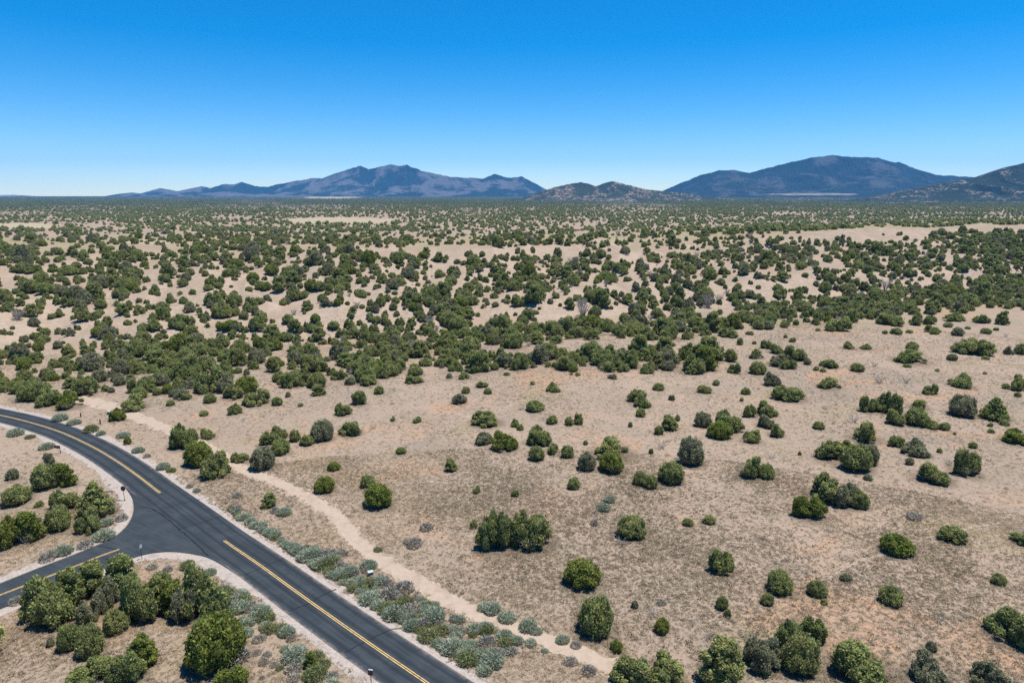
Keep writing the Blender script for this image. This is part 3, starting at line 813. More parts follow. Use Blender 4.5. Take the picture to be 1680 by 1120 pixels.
gen = []
XS = [p['x'] for p in placed]; YS = [p['y'] for p in placed]; WS = [p['W'] for p in placed]
def try_add(px, py, scale=1.0, pack=0.21, g=None):
    if g is None: g = on_ground([px], [py])[0]
    if np.isnan(g[0]): return False
    s = g[1] - float(arroyo_y(np.array([g[0]]))[0])
    if g[1] < 160 and g[0] < 0 and min(float(dist_poly(g[:1], g[1:2], L_)[0]) for L_ in (ROAD, SIDE, TRAIL)) < 5.5: return False
    W = float(np.clip(RNG.lognormal(math.log(3.65 * scale), 0.4), 1.8, 8.5))
    if len(XS):
        d = np.hypot(np.array(XS) - g[0], np.array(YS) - g[1])
        if np.any(d < pack * (np.array(WS) + W)): return False
    XS.append(g[0]); YS.append(g[1]); WS.append(W)
    kd = RNG.choice(['round', 'clump', 'tall'], p=[.36, .46, .18])
    H = W * RNG.uniform(.52, .82) * (1.25 if kd == 'tall' else 1)
    mk = RNG.choice(['fol', 'fol_grey', 'fol_bright'], p=[.77, .16, .07])
    _, _, dep = project(*g)
    gen.append(dict(x=g[0], y=g[1], z=g[2], W=W, H=H, kind=kd, mat=mk, wpx=W * F / dep, px=px, py=py, mark=None, hand=False, s=s))
    return True
CLEAR = [(860, 409, 280, 7), (1400, 386, 170, 5), (160, 406, 130, 6), (1180, 512, 60, 12), (480, 505, 40, 10), (930, 505, 45, 14), (1310, 462, 60, 9), (640, 548, 40, 7)]
BX = [0, 200, 400, 600, 800, 1000, 1150, 1300, 1500, 1680]
BTOP = [596, 588, 572, 545, 536, 524, 502, 492, 474, 456]
BBOT = [658, 648, 640, 618, 568, 554, 546, 530, 516, 500]
def cover_at(qx, qy, e):
    """How much of the picture the crowns hide around a point: the arroyo belt, its side branch, else the cells."""
    if np.interp(qx, BX, BTOP) + e < qy < np.interp(qx, BX, BBOT) + e: return .74 if qx > 560 else .60
    if 715 < qx < 1165 and np.interp(qx, [715, 1165], [580, 572]) + e < qy < 606 + e: return .72
    if qy > np.interp(qx, BX, BBOT) + e and qx > 420: return 0
    row = COVER.get(int(qy // 20) * 20)
    return int(row[min(23, max(0, int(qx // 70)))]) / 10 if row else 0
for y0 in COVER:
    for c in range(-8, 33):  # cells run on past both sides of the frame
        g = on_ground([c * 70 + 35], [y0 + 10])[0]
        if np.isnan(g[0]): continue
        _, _, dep = project(*g)
        area = (4.05 * F / dep) * (2.85 * F / dep) * 0.72
        nmax = int(-math.log(1 - .88) * 1.75 * 70 * 20 / area)
        QX, QY = c * 70 + RNG.uniform(0, 70, nmax), y0 + RNG.uniform(0, 20, nmax)
        EE = 7 * fbm(QX / 60, QY / 30, 2, 91)
        GG = on_ground(QX, QY + 3.3 * F / dep * .35)
        for k in range(nmax):
            qx, qy = QX[k], QY[k]
            cov = cover_at(qx, qy, EE[k])
            if RNG.random() > math.log(1 - cov) / math.log(1 - .88): continue
            if RNG.random() < .8 and any(((qx - a) / b) ** 2 + ((qy - cc) / d) ** 2 < 1 for a, cc, b, d in CLEAR): continue
            try_add(qx, qy + 3.3 * F / dep * .35, pack=.15 if cov > .65 else .23, g=GG[k])
for k in range(230):                                  # the same thin cover goes on beside the frame
    try_add(RNG.uniform(1700, 2500), RNG.uniform(545, 1110), .75, .6)
    if k % 3 == 0: try_add(RNG.uniform(-800, -15), RNG.uniform(690, 1110), .8, .5)

# beyond the mesa: smaller and smaller junipers out over the plain
def far_scatter():
    P, Q = [], []
    for y0, y1, cov in ((366, 381, .50), (356, 366, .50), (348, 356, .52), (341, 348, .55), (335, 341, .60), (330, 335, .62), (326, 330, .62), (322.5, 326, .6)):
        ym = (y0 + y1) / 2
        dep = 44 / max(math.tan(PITCH - math.atan((560 - ym) / F)), .004)
        tw_, th_ = 5.2 * F / dep, 3.6 * F / dep
        n = int(-math.log(1 - cov) * 1700 * (y1 - y0) / (tw_ * th_ * .75))
        n = min(int(n * (1.85 if y0 > 335 else 1.4)), 14000)
        n = int(n * 1.9); px = RNG.uniform(-760, 2440, n * 2); py = RNG.uniform(y0, y1, n * 2)
        m = fbm(px / 130, py / 6.5, 3, 71)
        keep = RNG.random(n * 2) < np.clip(0.62 + 0.75 * m, .05, 1)
        for cx, cy, rx, ry in MEADOWS: keep &= ((px - cx) / rx) ** 2 + ((py - cy) / ry) ** 2 > RNG.uniform(.75, 1.2, n * 2)
        g = on_ground(px[keep], py[keep]); P.append(g)
    g = np.concatenate(P); g = g[~np.isnan(g[:, 0])]
    r = np.hypot(g[:, 0], g[:, 1])
    s = g[:, 1] - arroyo_y(g[:, 0])
    return g[(r < 12000) & (s > 250)]
FARP = far_scatter()

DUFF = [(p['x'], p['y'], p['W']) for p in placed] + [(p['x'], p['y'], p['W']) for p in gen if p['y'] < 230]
build_ground()

# ---------------------------------------------------------------- the 300 junipers that show largest, one object each
gen.sort(key=lambda p: (not -20 < p['px'] < 1700, -p['wpx']))
n_ind = 300
vis = [p for p in placed]
indiv = vis + gen[:max(0, n_ind - len(vis))]
rest = gen[max(0, n_ind - len(vis)):]

ORD = ['nearest', 'second', 'third', 'fourth', 'fifth', 'sixth', 'seventh', 'eighth', 'ninth', 'tenth', 'eleventh', 'twelfth', 'thirteenth', 'fourteenth', 'fifteenth', 'sixteenth',
       'seventeenth', 'eighteenth', 'nineteenth', 'twentieth', 'twenty-first', 'twenty-second', 'twenty-third', 'twenty-fourth', 'twenty-fifth', 'twenty-sixth', 'twenty-seventh',
       'twenty-eighth', 'twenty-ninth', 'thirtieth', 'thirty-first', 'thirty-second', 'thirty-third', 'thirty-fourth', 'thirty-fifth', 'thirty-sixth', 'thirty-seventh', 'thirty-eighth', 'thirty-ninth', 'fortieth']
DEAD_TREES = [(305, 655, 26, 30, 'bare purple-grey tree standing among the arroyo junipers', 'bare grey belt tree'),
              (956, 523, 32, 44, 'bare grey tree standing alone on the pale slope', 'bare grey slope tree'),
              (1180, 500, 20, 18, 'small bare grey tree at the foot of the right slope', 'small bare slope tree')]
LAND = []        # findable things other labels lean on: (x, y, short name)
for p in indiv:
    if p['mark']: LAND.append((p['x'], p['y'], p['mark']))
for (px, py, _, _, _, nm) in DEAD_TREES:
    g = on_ground([px], [py])[0]; LAND.append((g[0], g[1], nm))
for px, py, nm in ((204, 822, 'octagonal sign'), (607, 945, 'pale green utility box'), (99, 744, 'brown board sign'), (608, 1117, 'square brown roadside sign')):
    g = on_ground([px], [py])[0]; LAND.append((g[0], g[1], nm))

USED = {}
def rel_labels(items, desc, noun):
    """Labels that lean on the nearest landmark: look, then rank on one side of it."""
    b = {}
    for it in items:
        L = min(LAND, key=lambda q: math.hypot(q[0] - it['x'], q[1] - it['y']) + (1e6 if q[2] == it.get('mark') else 0))
        dx, dy = it['x'] - L[0], it['y'] - L[1]
        side = ('right of' if dx > 0 else 'left of') if abs(dx) > abs(dy) else ('behind' if dy > 0 else 'in front of')
        b.setdefault((desc(it), L[2], side), []).append((math.hypot(dx, dy), it))
    for (ds, ln, side), v in b.items():
        v.sort(key=lambda q: q[0])
        for k, (_, it) in enumerate(v):
            it['label'] = f"{ds} {noun}, {ORD[min(k, 39)]} {side} the {ln}" if len(v) > 1 else f"{ds} {noun} {side} the {ln}"

def tree_desc(p):
    sz = 'tiny' if p['W'] < 1.7 else 'small' if p['W'] < 3 else 'medium' if p['W'] < 5 else 'large' if p['W'] < 8 else 'huge'
    shp = {'round': 'round', 'clump': 'spreading', 'tall': 'upright', 'cone': 'cone-shaped'}[p['kind']]
    colr = {'fol': 'dark green', 'fol_bright': 'bright green', 'fol_grey': 'grey-green'}[p['mat']]
    return f'{sz} {shp} {colr}'
rel_labels([p for p in indiv if not p['mark']], tree_desc, 'juniper')
SPOT = {
    'long low juniper mound': 'long low dark green juniper mound in the middle of the open field',
    'widest juniper in the middle field': 'widest dark juniper in the middle field, behind a bright round one',
    'lone pointed mid-field juniper': 'lone small pointed juniper on bare ground between trail and mid-field clumps',
    'bright bush near the trail bend': 'bright olive juniper just right of the trail bend, smaller one behind it',
    'big grey-green juniper': 'big soft grey-green juniper standing out among darker ones',
    'wide juniper below the belt': 'wide low juniper with a small one on its back, below the arroyo belt',
    'long low hedge-like juniper': 'long low hedge-like juniper in the far right of the field',
    'broad smooth-topped juniper': 'broad smooth-topped oval juniper in the open right field',
    'tall-backed juniper group': 'tall-backed dark juniper behind a bright round one and a grey one',
    'fluffy grey fan-shaped juniper': 'fluffy grey-green fan-shaped juniper beside the cone-shaped one',
    'cone-shaped juniper': 'large cone-shaped dark juniper in the right field',
    'bright low juniper at the frame edge': 'bright low spreading juniper at the right edge of the field',
    'huge many-lobed field juniper': 'huge many-lobed juniper in the right field with a grey one at its side',
    'wide dark juniper with dead limbs': 'wide dark juniper with a taller round juniper just behind its right end',
    'great spreading juniper': 'great spreading juniper behind a lone olive green bush',
    'dense egg-shaped juniper': 'dense egg-shaped dark juniper in the lower field beside a smaller round one',
    'glossy leaning oval juniper': 'glossy oval juniper on a faint track in the lower right field',
    'big juniper at the lower field edge': 'big juniper cut by the right edge of the picture, lower field',
    'tight rounded juniper of the bottom clump': 'tall tight rounded juniper at the front of the bottom clump',
    'broad grey-tipped bottom juniper': 'broad juniper at the bottom, right of the tight rounded clump',
    'tall feathery bottom juniper': 'tall feathery upright juniper rising from the bottom edge',
    'wide two-part juniper': 'wider right half of the two-part juniper alone in the field',
    'juniper with bleached dead branches': 'dark round juniper with bleached dead branches at its foot',
    'plump bright field juniper': 'plump bright green juniper alone in the lower field',
    'dark peaked juniper beside the trail': 'dark juniper with a peaked top just above the lower trail',
    'spreading juniper at the trail mouth': 'spreading juniper at the wide pale mouth of the trail',
    'wide juniper above the road bend': 'wide bright juniper on the bank above the upper road bend',
    'juniper beside the trail crossing': 'grey-green juniper where the trail emerges from the trees',
    'bright juniper hiding the trail': 'bright rounded juniper that hides the trail, between two darker ones',
    'neat dome juniper inside the bend': 'neat dome-shaped juniper inside the bend at the left edge',
    'pointed juniper at the junction corner': 'tall pointed juniper nearest the octagonal sign',
    'largest juniper beside the side road': 'largest juniper crowding the lower edge of the side road',
    'wide juniper in the fork corner': 'wide thin-topped juniper in the corner of the road fork',
    'big round bright fork juniper': 'big round bright green juniper standing alone below the fork',
}
TGROUP = 'junipers on the dry field and along the arroyo'
LIMBED = ('juniper with bleached dead branches', 'wide dark juniper with dead limbs', 'wide two-part juniper')
def put_plant(p, small_mesh=None):
    rz = random.uniform(0, 6.28)
    lab = SPOT.get(p['mark']) if p['mark'] else p['label']
    k = random.randrange(50)
    if p['wpx'] < 16:
        me = SMALL[p['mat']][k % 3]
        o = obj('juniper_bush', me); o.location = (p['x'], p['y'], p['z'] - .02); o.rotation_euler = (0, 0, rz)
        o.scale = (p['W'], p['W'], p['H'])
        tag(o, lab, 'shrub', TGROUP)
        return
    r = empty('juniper_tree', (p['x'], p['y'], p['z'] - .03), rz)
    r.scale = (p['W'], p['W'] * random.uniform(.78, 1.0), p['H'])
    tag(r, lab, 'tree', TGROUP)
    v = CROWN[p['kind'], p['mat']]
    obj('crown', v[k % len(v)], r)
    obj('trunk', TRUNK[k % 4], r)
    if p['mark'] in LIMBED or (p['wpx'] > 22 and random.random() < .16):
        o = obj('dead_limbs', DEAD[k % 3], r); o.scale = (.62, .62, .62); a = random.uniform(2.2, 5.2) - rz
        o.location = (.28 * math.cos(a), .28 * math.sin(a), 0)
for p in indiv: put_plant(p)

# ---------------------------------------------------------------- scatter of the uncountable: geometry-node instances on points
def scatter(name, pts, scl, rot, idx, protos, label, cat):
    """One object whose points carry copies of the given plant meshes."""
    pc = bpy.data.collections.new(name + '_plants')
    for k, me in enumerate(protos):
        pc.objects.link(bpy.data.objects.new(f'{name}_plant_{k:02d}', me))
    me = bpy.data.meshes.new(name)
    me.vertices.add(len(pts)); me.vertices.foreach_set('co', np.asarray(pts, np.float32).ravel())
    a = me.attributes.new('scl', 'FLOAT_VECTOR', 'POINT'); a.data.foreach_set('vector', np.asarray(scl, np.float32).ravel())
    a = me.attributes.new('rotz', 'FLOAT', 'POINT'); a.data.foreach_set('value', np.asarray(rot, np.float32))
    a = me.attributes.new('pick', 'INT', 'POINT'); a.data.foreach_set('value', np.asarray(idx, np.int32))
    o = obj(name, me)
    ng = bpy.data.node_groups.new(name + '_nodes', 'GeometryNodeTree')
    ng.interface.new_socket('Geometry', in_out='INPUT', socket_type='NodeSocketGeometry')
    ng.interface.new_socket('Geometry', in_out='OUTPUT', socket_type='NodeSocketGeometry')
    n = ng.nodes
    gi, go = n.new('NodeGroupInput'), n.new('NodeGroupOutput')
    ip = n.new('GeometryNodeInstanceOnPoints'); ci = n.new('GeometryNodeCollectionInfo')
    ci.inputs['Collection'].default_value = pc; ci.inputs['Separate Children'].default_value = True; ci.inputs['Reset Children'].default_value = True
    def na(nm, ty):
        q = n.new('GeometryNodeInputNamedAttribute'); q.data_type = ty; q.inputs['Name'].default_value = nm
        return q.outputs['Attribute']
    cx = n.new('ShaderNodeCombineXYZ')
    l = ng.links
    l.new(na('rotz', 'FLOAT'), cx.inputs['Z'])
    l.new(gi.outputs[0], ip.inputs['Points']); l.new(ci.outputs[0], ip.inputs['Instance'])
    ip.inputs['Pick Instance'].default_value = True
    l.new(na('pick', 'INT'), ip.inputs['Instance Index'])
    l.new(cx.outputs[0], ip.inputs['Rotation']); l.new(na('scl', 'FLOAT_VECTOR'), ip.inputs['Scale'])
    l.new(ip.outputs[0], go.inputs[0])
    md = o.modifiers.new('scatter', 'NODES'); md.node_group = ng
    tag(o, label, cat, kind='stuff')
    return o

# mid-distance junipers beyond the 300
protos = [CROWN['round', 'fol'][0], CROWN['round', 'fol'][1], CROWN['round', 'fol'][2], CROWN['clump', 'fol'][0], CROWN['clump', 'fol'][1], CROWN['tall', 'fol'][0],
          CROWN['round', 'fol_grey'][1], CROWN['clump', 'fol_grey'][0], CROWN['round', 'fol_bright'][2]] + FARC + DEADTREE
def pick(p):
    k = random.randrange(9)
    if p['mat'] == 'fol_grey': return 6 + k % 2
    if p['mat'] == 'fol_bright': return 8
    return {'round': k % 3, 'clump': 3 + k % 2, 'tall': 5}[p['kind']]
pts = [(p['x'], p['y'], p['z'] - .05) for p in rest]
scl = [(p['W'], p['W'], p['H']) for p in rest]
idx = [13 + k % 2 if random.random() < .025 else pick(p) for k, p in enumerate(rest)]
nf = len(FARP)
fw = np.clip(RNG.lognormal(math.log(4.6), .3, nf), 2.0, 9) * (1 + .35 * sm(np.hypot(FARP[:, 0], FARP[:, 1]), 2000, 6000))
pts += list(map(tuple, FARP - np.array([0, 0, .05]))); scl += list(zip(fw, fw, fw * RNG.uniform(.55, .85, nf))); idx += list(9 + RNG.integers(0, 4, nf))
scatter('juniper_woodland', pts, scl, RNG.uniform(0, 6.28, len(pts)), idx, protos, 'far juniper woodland dotted over the slopes, mesa and plain', 'woodland')
print('trees: hand', len(placed), 'generated', len(gen), 'far', nf)

# bunch grass and low litter on the near ground
TUFT = [tuft_mesh('tuft', M['straw'], 700 + k, 16, .5, .5, .05, .45) for k in range(3)] + [tuft_mesh('tuft', M['tuft_grey'], 710 + k, 20, .5, .42, .06, .4) for k in range(3)]
def grass():
    n = 460000
    az = np.where(RNG.random(n) < .84, RNG.uniform(-R(41), R(41), n), RNG.uniform(-R(66), R(66), n)); r = np.sqrt(RNG.uniform(30 ** 2, 290 ** 2, n))
    r = np.where(RNG.random(n) < .45, np.sqrt(RNG.uniform(48 ** 2, 125 ** 2, n)), r)
    x, y = r * np.sin(az), r * np.cos(az)
    d = np.minimum(dist_poly(x, y, ROAD[::8]) - HALF - .75, dist_poly(x, y, TRAIL[::6]) - .95 - .4 * RNG.random(n))
    d = np.minimum(d, dist_poly(x, y, SIDE[::8]) - HALF - .9)
    d = np.minimum(d, np.minimum(dist_poly(x, y, upper[::6]), dist_poly(x, y, lower[::6])) - 1.6)
    s = y - arroyo_y(x)
    m = fbm(x / 11, y / 11, 4, 81)
    prob = np.clip(.62 + .9 * m, .22, 1) * np.where(d < 5, .75, 1)
    k = (d > 0) & (s < 30) & ~on_asphalt(x, y) & (RNG.random(n) < prob)
    x, y, m = x[k], y[k], m[k]
    z = height(x, y)
    w_ = RNG.lognormal(math.log(.28), .42, len(x)).clip(.12, 1.0)
    idx = np.where(RNG.random(len(x)) < np.clip(.64 + 1.1 * fbm(x / 26, y / 26, 3, 82), .12, .97), RNG.integers(0, 3, len(x)), RNG.integers(3, 6, len(x)))
    return np.c_[x, y, z], np.c_[w_, w_, w_ * RNG.uniform(.55, .95, len(x))], idx
gp, gs, gi_ = grass()
scatter('bunch_grass', gp, gs, RNG.uniform(0, 6.28, len(gp)), gi_, TUFT, 'dry straw and grey bunch grass tufts covering the field', 'grass')

# stones and faint paths
def stone_mesh(seed):
    rng = np.random.default_rng(seed)
    v = ICO1[0] * (1 + .35 * (rng.random((len(ICO1[0]), 1)) - .5)) * np.array([.5, .38, .3])
    return mesh_np('stone', v, ICO1[1], M['stone'])
def stones():
    n = 7000
    az = RNG.uniform(-R(41), R(41), n); r = np.sqrt(RNG.uniform(50 ** 2, 260 ** 2, n)); x, y = r * np.sin(az), r * np.cos(az)
    d = np.minimum(dist_poly(x, y, ROAD[::8]), dist_poly(x, y, SIDE[::8])) - HALF
    d = np.minimum(d, np.minimum(dist_poly(x, y, upper[::6]), dist_poly(x, y, lower[::6])))
    k = (d > .4) & ~on_asphalt(x, y) & (RNG.random(n) < np.clip(.35 + 1.2 * fbm(x / 16, y / 16, 3, 84), .03, 1))
    x, y = x[k], y[k]; w_ = RNG.lognormal(math.log(.17), .5, len(x)).clip(.06, .7)
    return np.c_[x, y, height(x, y) + .03 * w_], np.c_[w_, w_, w_], RNG.integers(0, 3, len(x))
M['stone'] = mat_noise('pale_stone', (0.30, 0.25, 0.20), (0.42, 0.37, 0.31), 3, 4)
sp_, ss_, si_ = stones()
scatter('gravel', sp_, ss_, RNG.uniform(0, 6.28, len(sp_)), si_, [stone_mesh(800 + k) for k in range(3)], 'loose pale stones strewn over the dry ground', 'stones')
M['path'] = mat_noise('trodden_soil', (0.31, 0.248, 0.188), (0.275, 0.218, 0.163), 1.5, 5)
for k, pl in enumerate(([(1330, 960), (1400, 925), (1452, 908), (1505, 890), (1570, 872), (1640, 858)], [(1080, 905), (1140, 893), (1210, 889), (1262, 898)], [(640, 800), (700, 790), (770, 796), (850, 786)])):
    P = ground_line(pl, .5); P = P + left_normals(P) * (.5 * fbm(np.arange(len(P)) * .12, np.arange(len(P)) * 0., 3, 30 + k))[:, None]
    wd = .12 + .22 * vnoise(np.arange(len(P)) * .3, np.arange(len(P)) * 0., 40 + k)
    tag(obj('path', strip(P, -wd, wd, .04, 'path', M['path'], True)), ('faint trodden track past the glossy oval juniper', 'faint trodden track below the mid-field junipers', 'faint trodden track across the field above the trail')[k], 'path', kind='structure')

# ---------------------------------------------------------------- sagebrush along the roads and the trail
sg = []
def sage_px(px, py, wpx, dry=False):
    g = on_ground([px], [py])[0]; _, _, dep = project(*g)
    sg.append(dict(x=g[0], y=g[1], z=g[2], W=wpx * dep / F, dry=dry, mark=None))
for q in ((26, 713, 24), (50, 718, 14), (77, 735, 22), (99, 689, 22), (122, 695, 20), (150, 707, 22), (166, 713, 14), (203, 716, 20), (227, 741, 18), (268, 768, 20), (281, 773, 16), (241, 750, 12, 1), (311, 799, 12, 1),
          (323, 806, 12), (390, 815, 16, 1), (171, 882, 30), (200, 852, 22, 1), (175, 860, 20), (140, 897, 24, 1), (104, 907, 28), (78, 918, 26, 1), (424, 1005, 28), (383, 990, 30, 1), (410, 995, 20, 1), (345, 940, 20), (308, 930, 22),
          (250, 932, 18, 1), (275, 936, 16, 1), (28, 988, 24, 1), (808, 1002, 28), (796, 998, 24), (832, 1016, 28), (866, 1030, 30), (880, 1037, 20), (923, 1052, 22), (945, 1060, 18, 1), (753, 1018, 20), (798, 1030, 24), (830, 1043, 22),
          (848, 1053, 20), (871, 1056, 20), (894, 1068, 12), (936, 1087, 24, 1), (966, 1102, 24, 1), (680, 895, 26, 1), (668, 890, 14, 1), (620, 903, 14), (466, 843, 24), (452, 840, 18, 1), (700, 868, 22, 1), (560, 910, 22, 1), (605, 930, 26),
          (990, 835, 22), (1000, 822, 20), (975, 860, 16, 1), (1085, 990, 16, 1), (1500, 850, 26, 1)):
    sage_px(*q)
nn = left_normals(ROAD)
i0 = int(np.argmin(np.hypot(*(ROAD - np.array(plane_at(318, 849))).T)))
Lr = np.r_[0, np.cumsum(np.hypot(*np.diff(ROAD, axis=0).T))]
def along(start_px, off_a, off_b, gap, dry_p, wa, wb, end=(740, 1150), ramp=False):
    i0 = int(np.argmin(np.hypot(*(ROAD - np.array(plane_at(*start_px))).T))); i1 = int(np.argmin(np.hypot(*(ROAD - np.array(plane_at(*end))).T)))
    s = Lr[i0]
    while s < Lr[i1]:
        f = (s - Lr[i0]) / (Lr[i1] - Lr[i0])
        o = random.uniform(off_a, off_b)
        cx, cy = np.interp(s, Lr, ROAD[:, 0]), np.interp(s, Lr, ROAD[:, 1])
        k = int(np.argmin(np.abs(Lr - s)))
        x, y = cx + nn[k, 0] * o, cy + nn[k, 1] * o
        if dist_poly(np.array([x]), np.array([y]), TRAIL)[0] > 1.9:
            sg.append(dict(x=x, y=y, z=zat(x, y), W=min(2.6, random.lognormvariate(math.log((wa + wb) * .44), .33)), dry=random.random() < dry_p, mark=None))
        s += .6 * random.uniform(*gap) * ((1.9 - 1.1 * f) if ramp else 1)
along((325, 855), HALF + 1.7, HALF + 2.4, (1.0, 1.7), .04, 1.3, 2.2)
along((430, 930), HALF + 2.8, HALF + 4.2, (1.0, 1.9), .15, 1.2, 2.1)
along((480, 966), HALF + 4.2, HALF + 7.5, (.8, 1.7), .35, .9, 2.0, ramp=True)
along((560, 1020), HALF + 4, HALF + 10, (.6, 1.4), .4, .9, 1.9)
along((440, 940), -HALF - 4.2, -HALF - 1.9, (1.3, 2.4), .12, 1.3, 2.3)
along((450, 950), -HALF - 8, -HALF - 4.0, (1.1, 2.2), .6, .9, 1.9)
along((560, 1020), -HALF - 12, -HALF - 7, (1.2, 2.5), .7, .9, 1.8)
def in_view(p):
    px, py, dep = project(p['x'], p['y'], p['z'])
    return dep > 0 and -15 < px < 1695 and py < 1135
sg = [p for p in sg if in_view(p)]
for p in sg: p['olive'] = (not p['dry']) and random.random() < .24
rel_labels(sg, lambda p: ('small' if p['W'] < 1.2 else 'medium' if p['W'] < 1.75 else 'large') + (' dry grey-brown' if p['dry'] else ' olive' if p['olive'] else ' silvery green'), 'sagebrush')
print('sage', len(sg))
for p in sg:
    o = obj('sagebrush', (SAGED if p['dry'] else RABBIT if p['olive'] else SAGE)[random.randrange(3)])
    o.location = (p['x'], p['y'], p['z']); o.rotation_euler = (0, 0, random.uniform(0, 6.28))
    o.scale = (p['W'], p['W'] * random.uniform(.8, 1), p['W'] * random.uniform(.7, 1.0))
    tag(o, p['label'], 'shrub', 'sagebrush along the road and the trail')

# ---------------------------------------------------------------- dead shrubs and bare trees
dd = []
for px, py, wp in ((666, 734, 12), (855, 672, 12), (891, 689, 10), (1025, 740, 22), (1085, 735, 20), (1162, 591, 22), (1442, 628, 20), (1486, 628, 17), (1434, 601, 13), (1650, 552, 10), (1162, 657, 10), (1188, 659, 9), (1244, 639, 8), (1201, 849, 12),
                  (1228, 834, 10), (1242, 850, 8), (1143, 819, 8), (1298, 878, 10), (1380, 917, 11), (1340, 872, 7), (1165, 1045, 18), (1135, 1025, 14), (1120, 910, 12), (1555, 762, 18), (1470, 790, 10), (1400, 692, 20), (1265, 752, 14), (1019, 893, 18),
                  (1068, 1008, 20), (1410, 1050, 12), (1540, 1020, 16), (1450, 1052, 9), (1360, 872, 14), (642, 663, 8), (645, 640, 8), (613, 703, 12), (1215, 560, 12), (400, 690, 8), (305, 690, 8)):
    g = on_ground([px], [py])[0]; _, _, dep = project(*g)
    dd.append(dict(x=g[0], y=g[1], z=g[2], W=wp * dep / F * 1.15, mark=None))
rel_labels(dd, lambda p: 'small bare grey' if p['W'] < 1.3 else 'bare grey twiggy', 'dead shrub')
for k, p in enumerate(dd):
    o = obj('dead_shrub', DEAD[k % 3]); o.location = (p['x'], p['y'], p['z']); o.rotation_euler = (0, 0, random.uniform(0, 6.28))
    o.scale = (p['W'], p['W'], p['W'] * .85)
    tag(o, p['label'], 'dead shrub', 'bare dead shrubs in the field')
for k, (px, py, wp, hp, lab, _) in enumerate(DEAD_TREES):
    x, y, z, W, Hm = size_at(px, py, wp, hp)
    o = obj('dead_tree', DEADTREE[k % 2]); o.location = (x, y, z); o.scale = (W, W, min(Hm, .8 * W)); tag(o, lab, 'tree')

# ---------------------------------------------------------------- signs, posts, utility boxes
def bm_box(bm, c, s, rot=0.0):
    r = bmesh.ops.create_cube(bm, size=1)
    for v in r['verts']:
        v.co.x *= s[0]; v.co.y *= s[1]; v.co.z *= s[2]
        v.co += Vector(c)
    return r['verts']
def finish(bm, name, mat, parent, bevel=0.008):
    if bevel: bmesh.ops.bevel(bm, geom=bm.edges[:], offset=bevel, segments=1, affect='EDGES')
    me = bpy.data.meshes.new(name); bm.to_mesh(me); bm.free(); me.materials.append(mat)
    return obj(name, me, parent)
def cyl(bm, r, z0, z1, seg=10, x=0, y=0, r2=None):
    q = bmesh.ops.create_cone(bm, cap_ends=True, segments=seg, radius1=r, radius2=r if r2 is None else r2, depth=z1 - z0)
    for v in q['verts']: v.co += Vector((x, y, (z0 + z1) / 2))
def at(px, py):
    g = on_ground([px], [py])[0]
    return (g[0], g[1], g[2])

# octagonal sign at the corner, its face to the side road
r = empty('traffic_sign', at(204.5, 821), R(-8)); tag(r, 'faded maroon octagonal sign on a thin post at the junction corner', 'sign')
bm = bmesh.new(); bm_box(bm, (0, 0, 1.15), (.06, .06, 2.4)); finish(bm, 'post', M['rust'], r)
bm = bmesh.new(); q = bmesh.ops.create_cone(bm, cap_ends=True, segments=8, radius1=.44, radius2=.44, depth=.02)
for v in q['verts']:
    a = R(22.5); x, y, z = v.co; x, y = x * math.cos(a) - y * math.sin(a), x * math.sin(a) + y * math.cos(a)
    v.co = (x, z - .045, y + 2.1)
finish(bm, 'panel', M['maroon'], r, 0)
bm = bmesh.new(); bm_box(bm, (0, 0, .06), (.22, .22, .12)); finish(bm, 'base', M['postdark'], r)

# edge-on sign at the other corner
r = empty('traffic_sign', at(233, 917), R(78)); tag(r, 'thin dark sign post seen edge on at the lower junction corner', 'sign')
bm = bmesh.new(); bm_box(bm, (0, 0, 1.05), (.06, .06, 2.2)); finish(bm, 'post', M['postdark'], r)
bm = bmesh.new(); bm_box(bm, (0, -.045, 1.9), (.45, .02, .5)); finish(bm, 'panel', M['metal'], r, 0)

# brown board on one post beside the upper road
r = empty('board_sign', at(99.5, 744), R(-12)); tag(r, 'wide brown board sign on a slim post beside the upper road', 'sign')
bm = bmesh.new(); bm_box(bm, (0, 0, .8), (.09, .09, 1.7)); finish(bm, 'post', M['rust'], r)
bm = bmesh.new(); bm_box(bm, (-.5, -.07, 1.35), (1.3, .05, .55)); finish(bm, 'board', M['brown'], r)
bm = bmesh.new(); bm_box(bm, (-.62, -.10, 1.33), (.55, .012, .2)); finish(bm, 'faded_patch', mat_noise('faded_paint', (.22, .12, .12), (.28, .17, .16), 6, bump=0), r, 0)

# square brown roadside sign at the bottom
r = empty('roadside_sign', at(609, 1121), R(-10)); tag(r, 'square dark brown sign with a small cap on a post by the lower road', 'sign')
bm = bmesh.new(); bm_box(bm, (0, 0, .75), (.07, .07, 1.6)); finish(bm, 'post', M['postdark'], r)
bm = bmesh.new(); bm_box(bm, (0, -.06, 1.3), (.5, .04, .55)); finish(bm, 'board', M['brown'], r)
bm = bmesh.new(); bm_box(bm, (.02, -.02, 1.62), (.44, .14, .05)); finish(bm, 'cap', M['metal'], r)

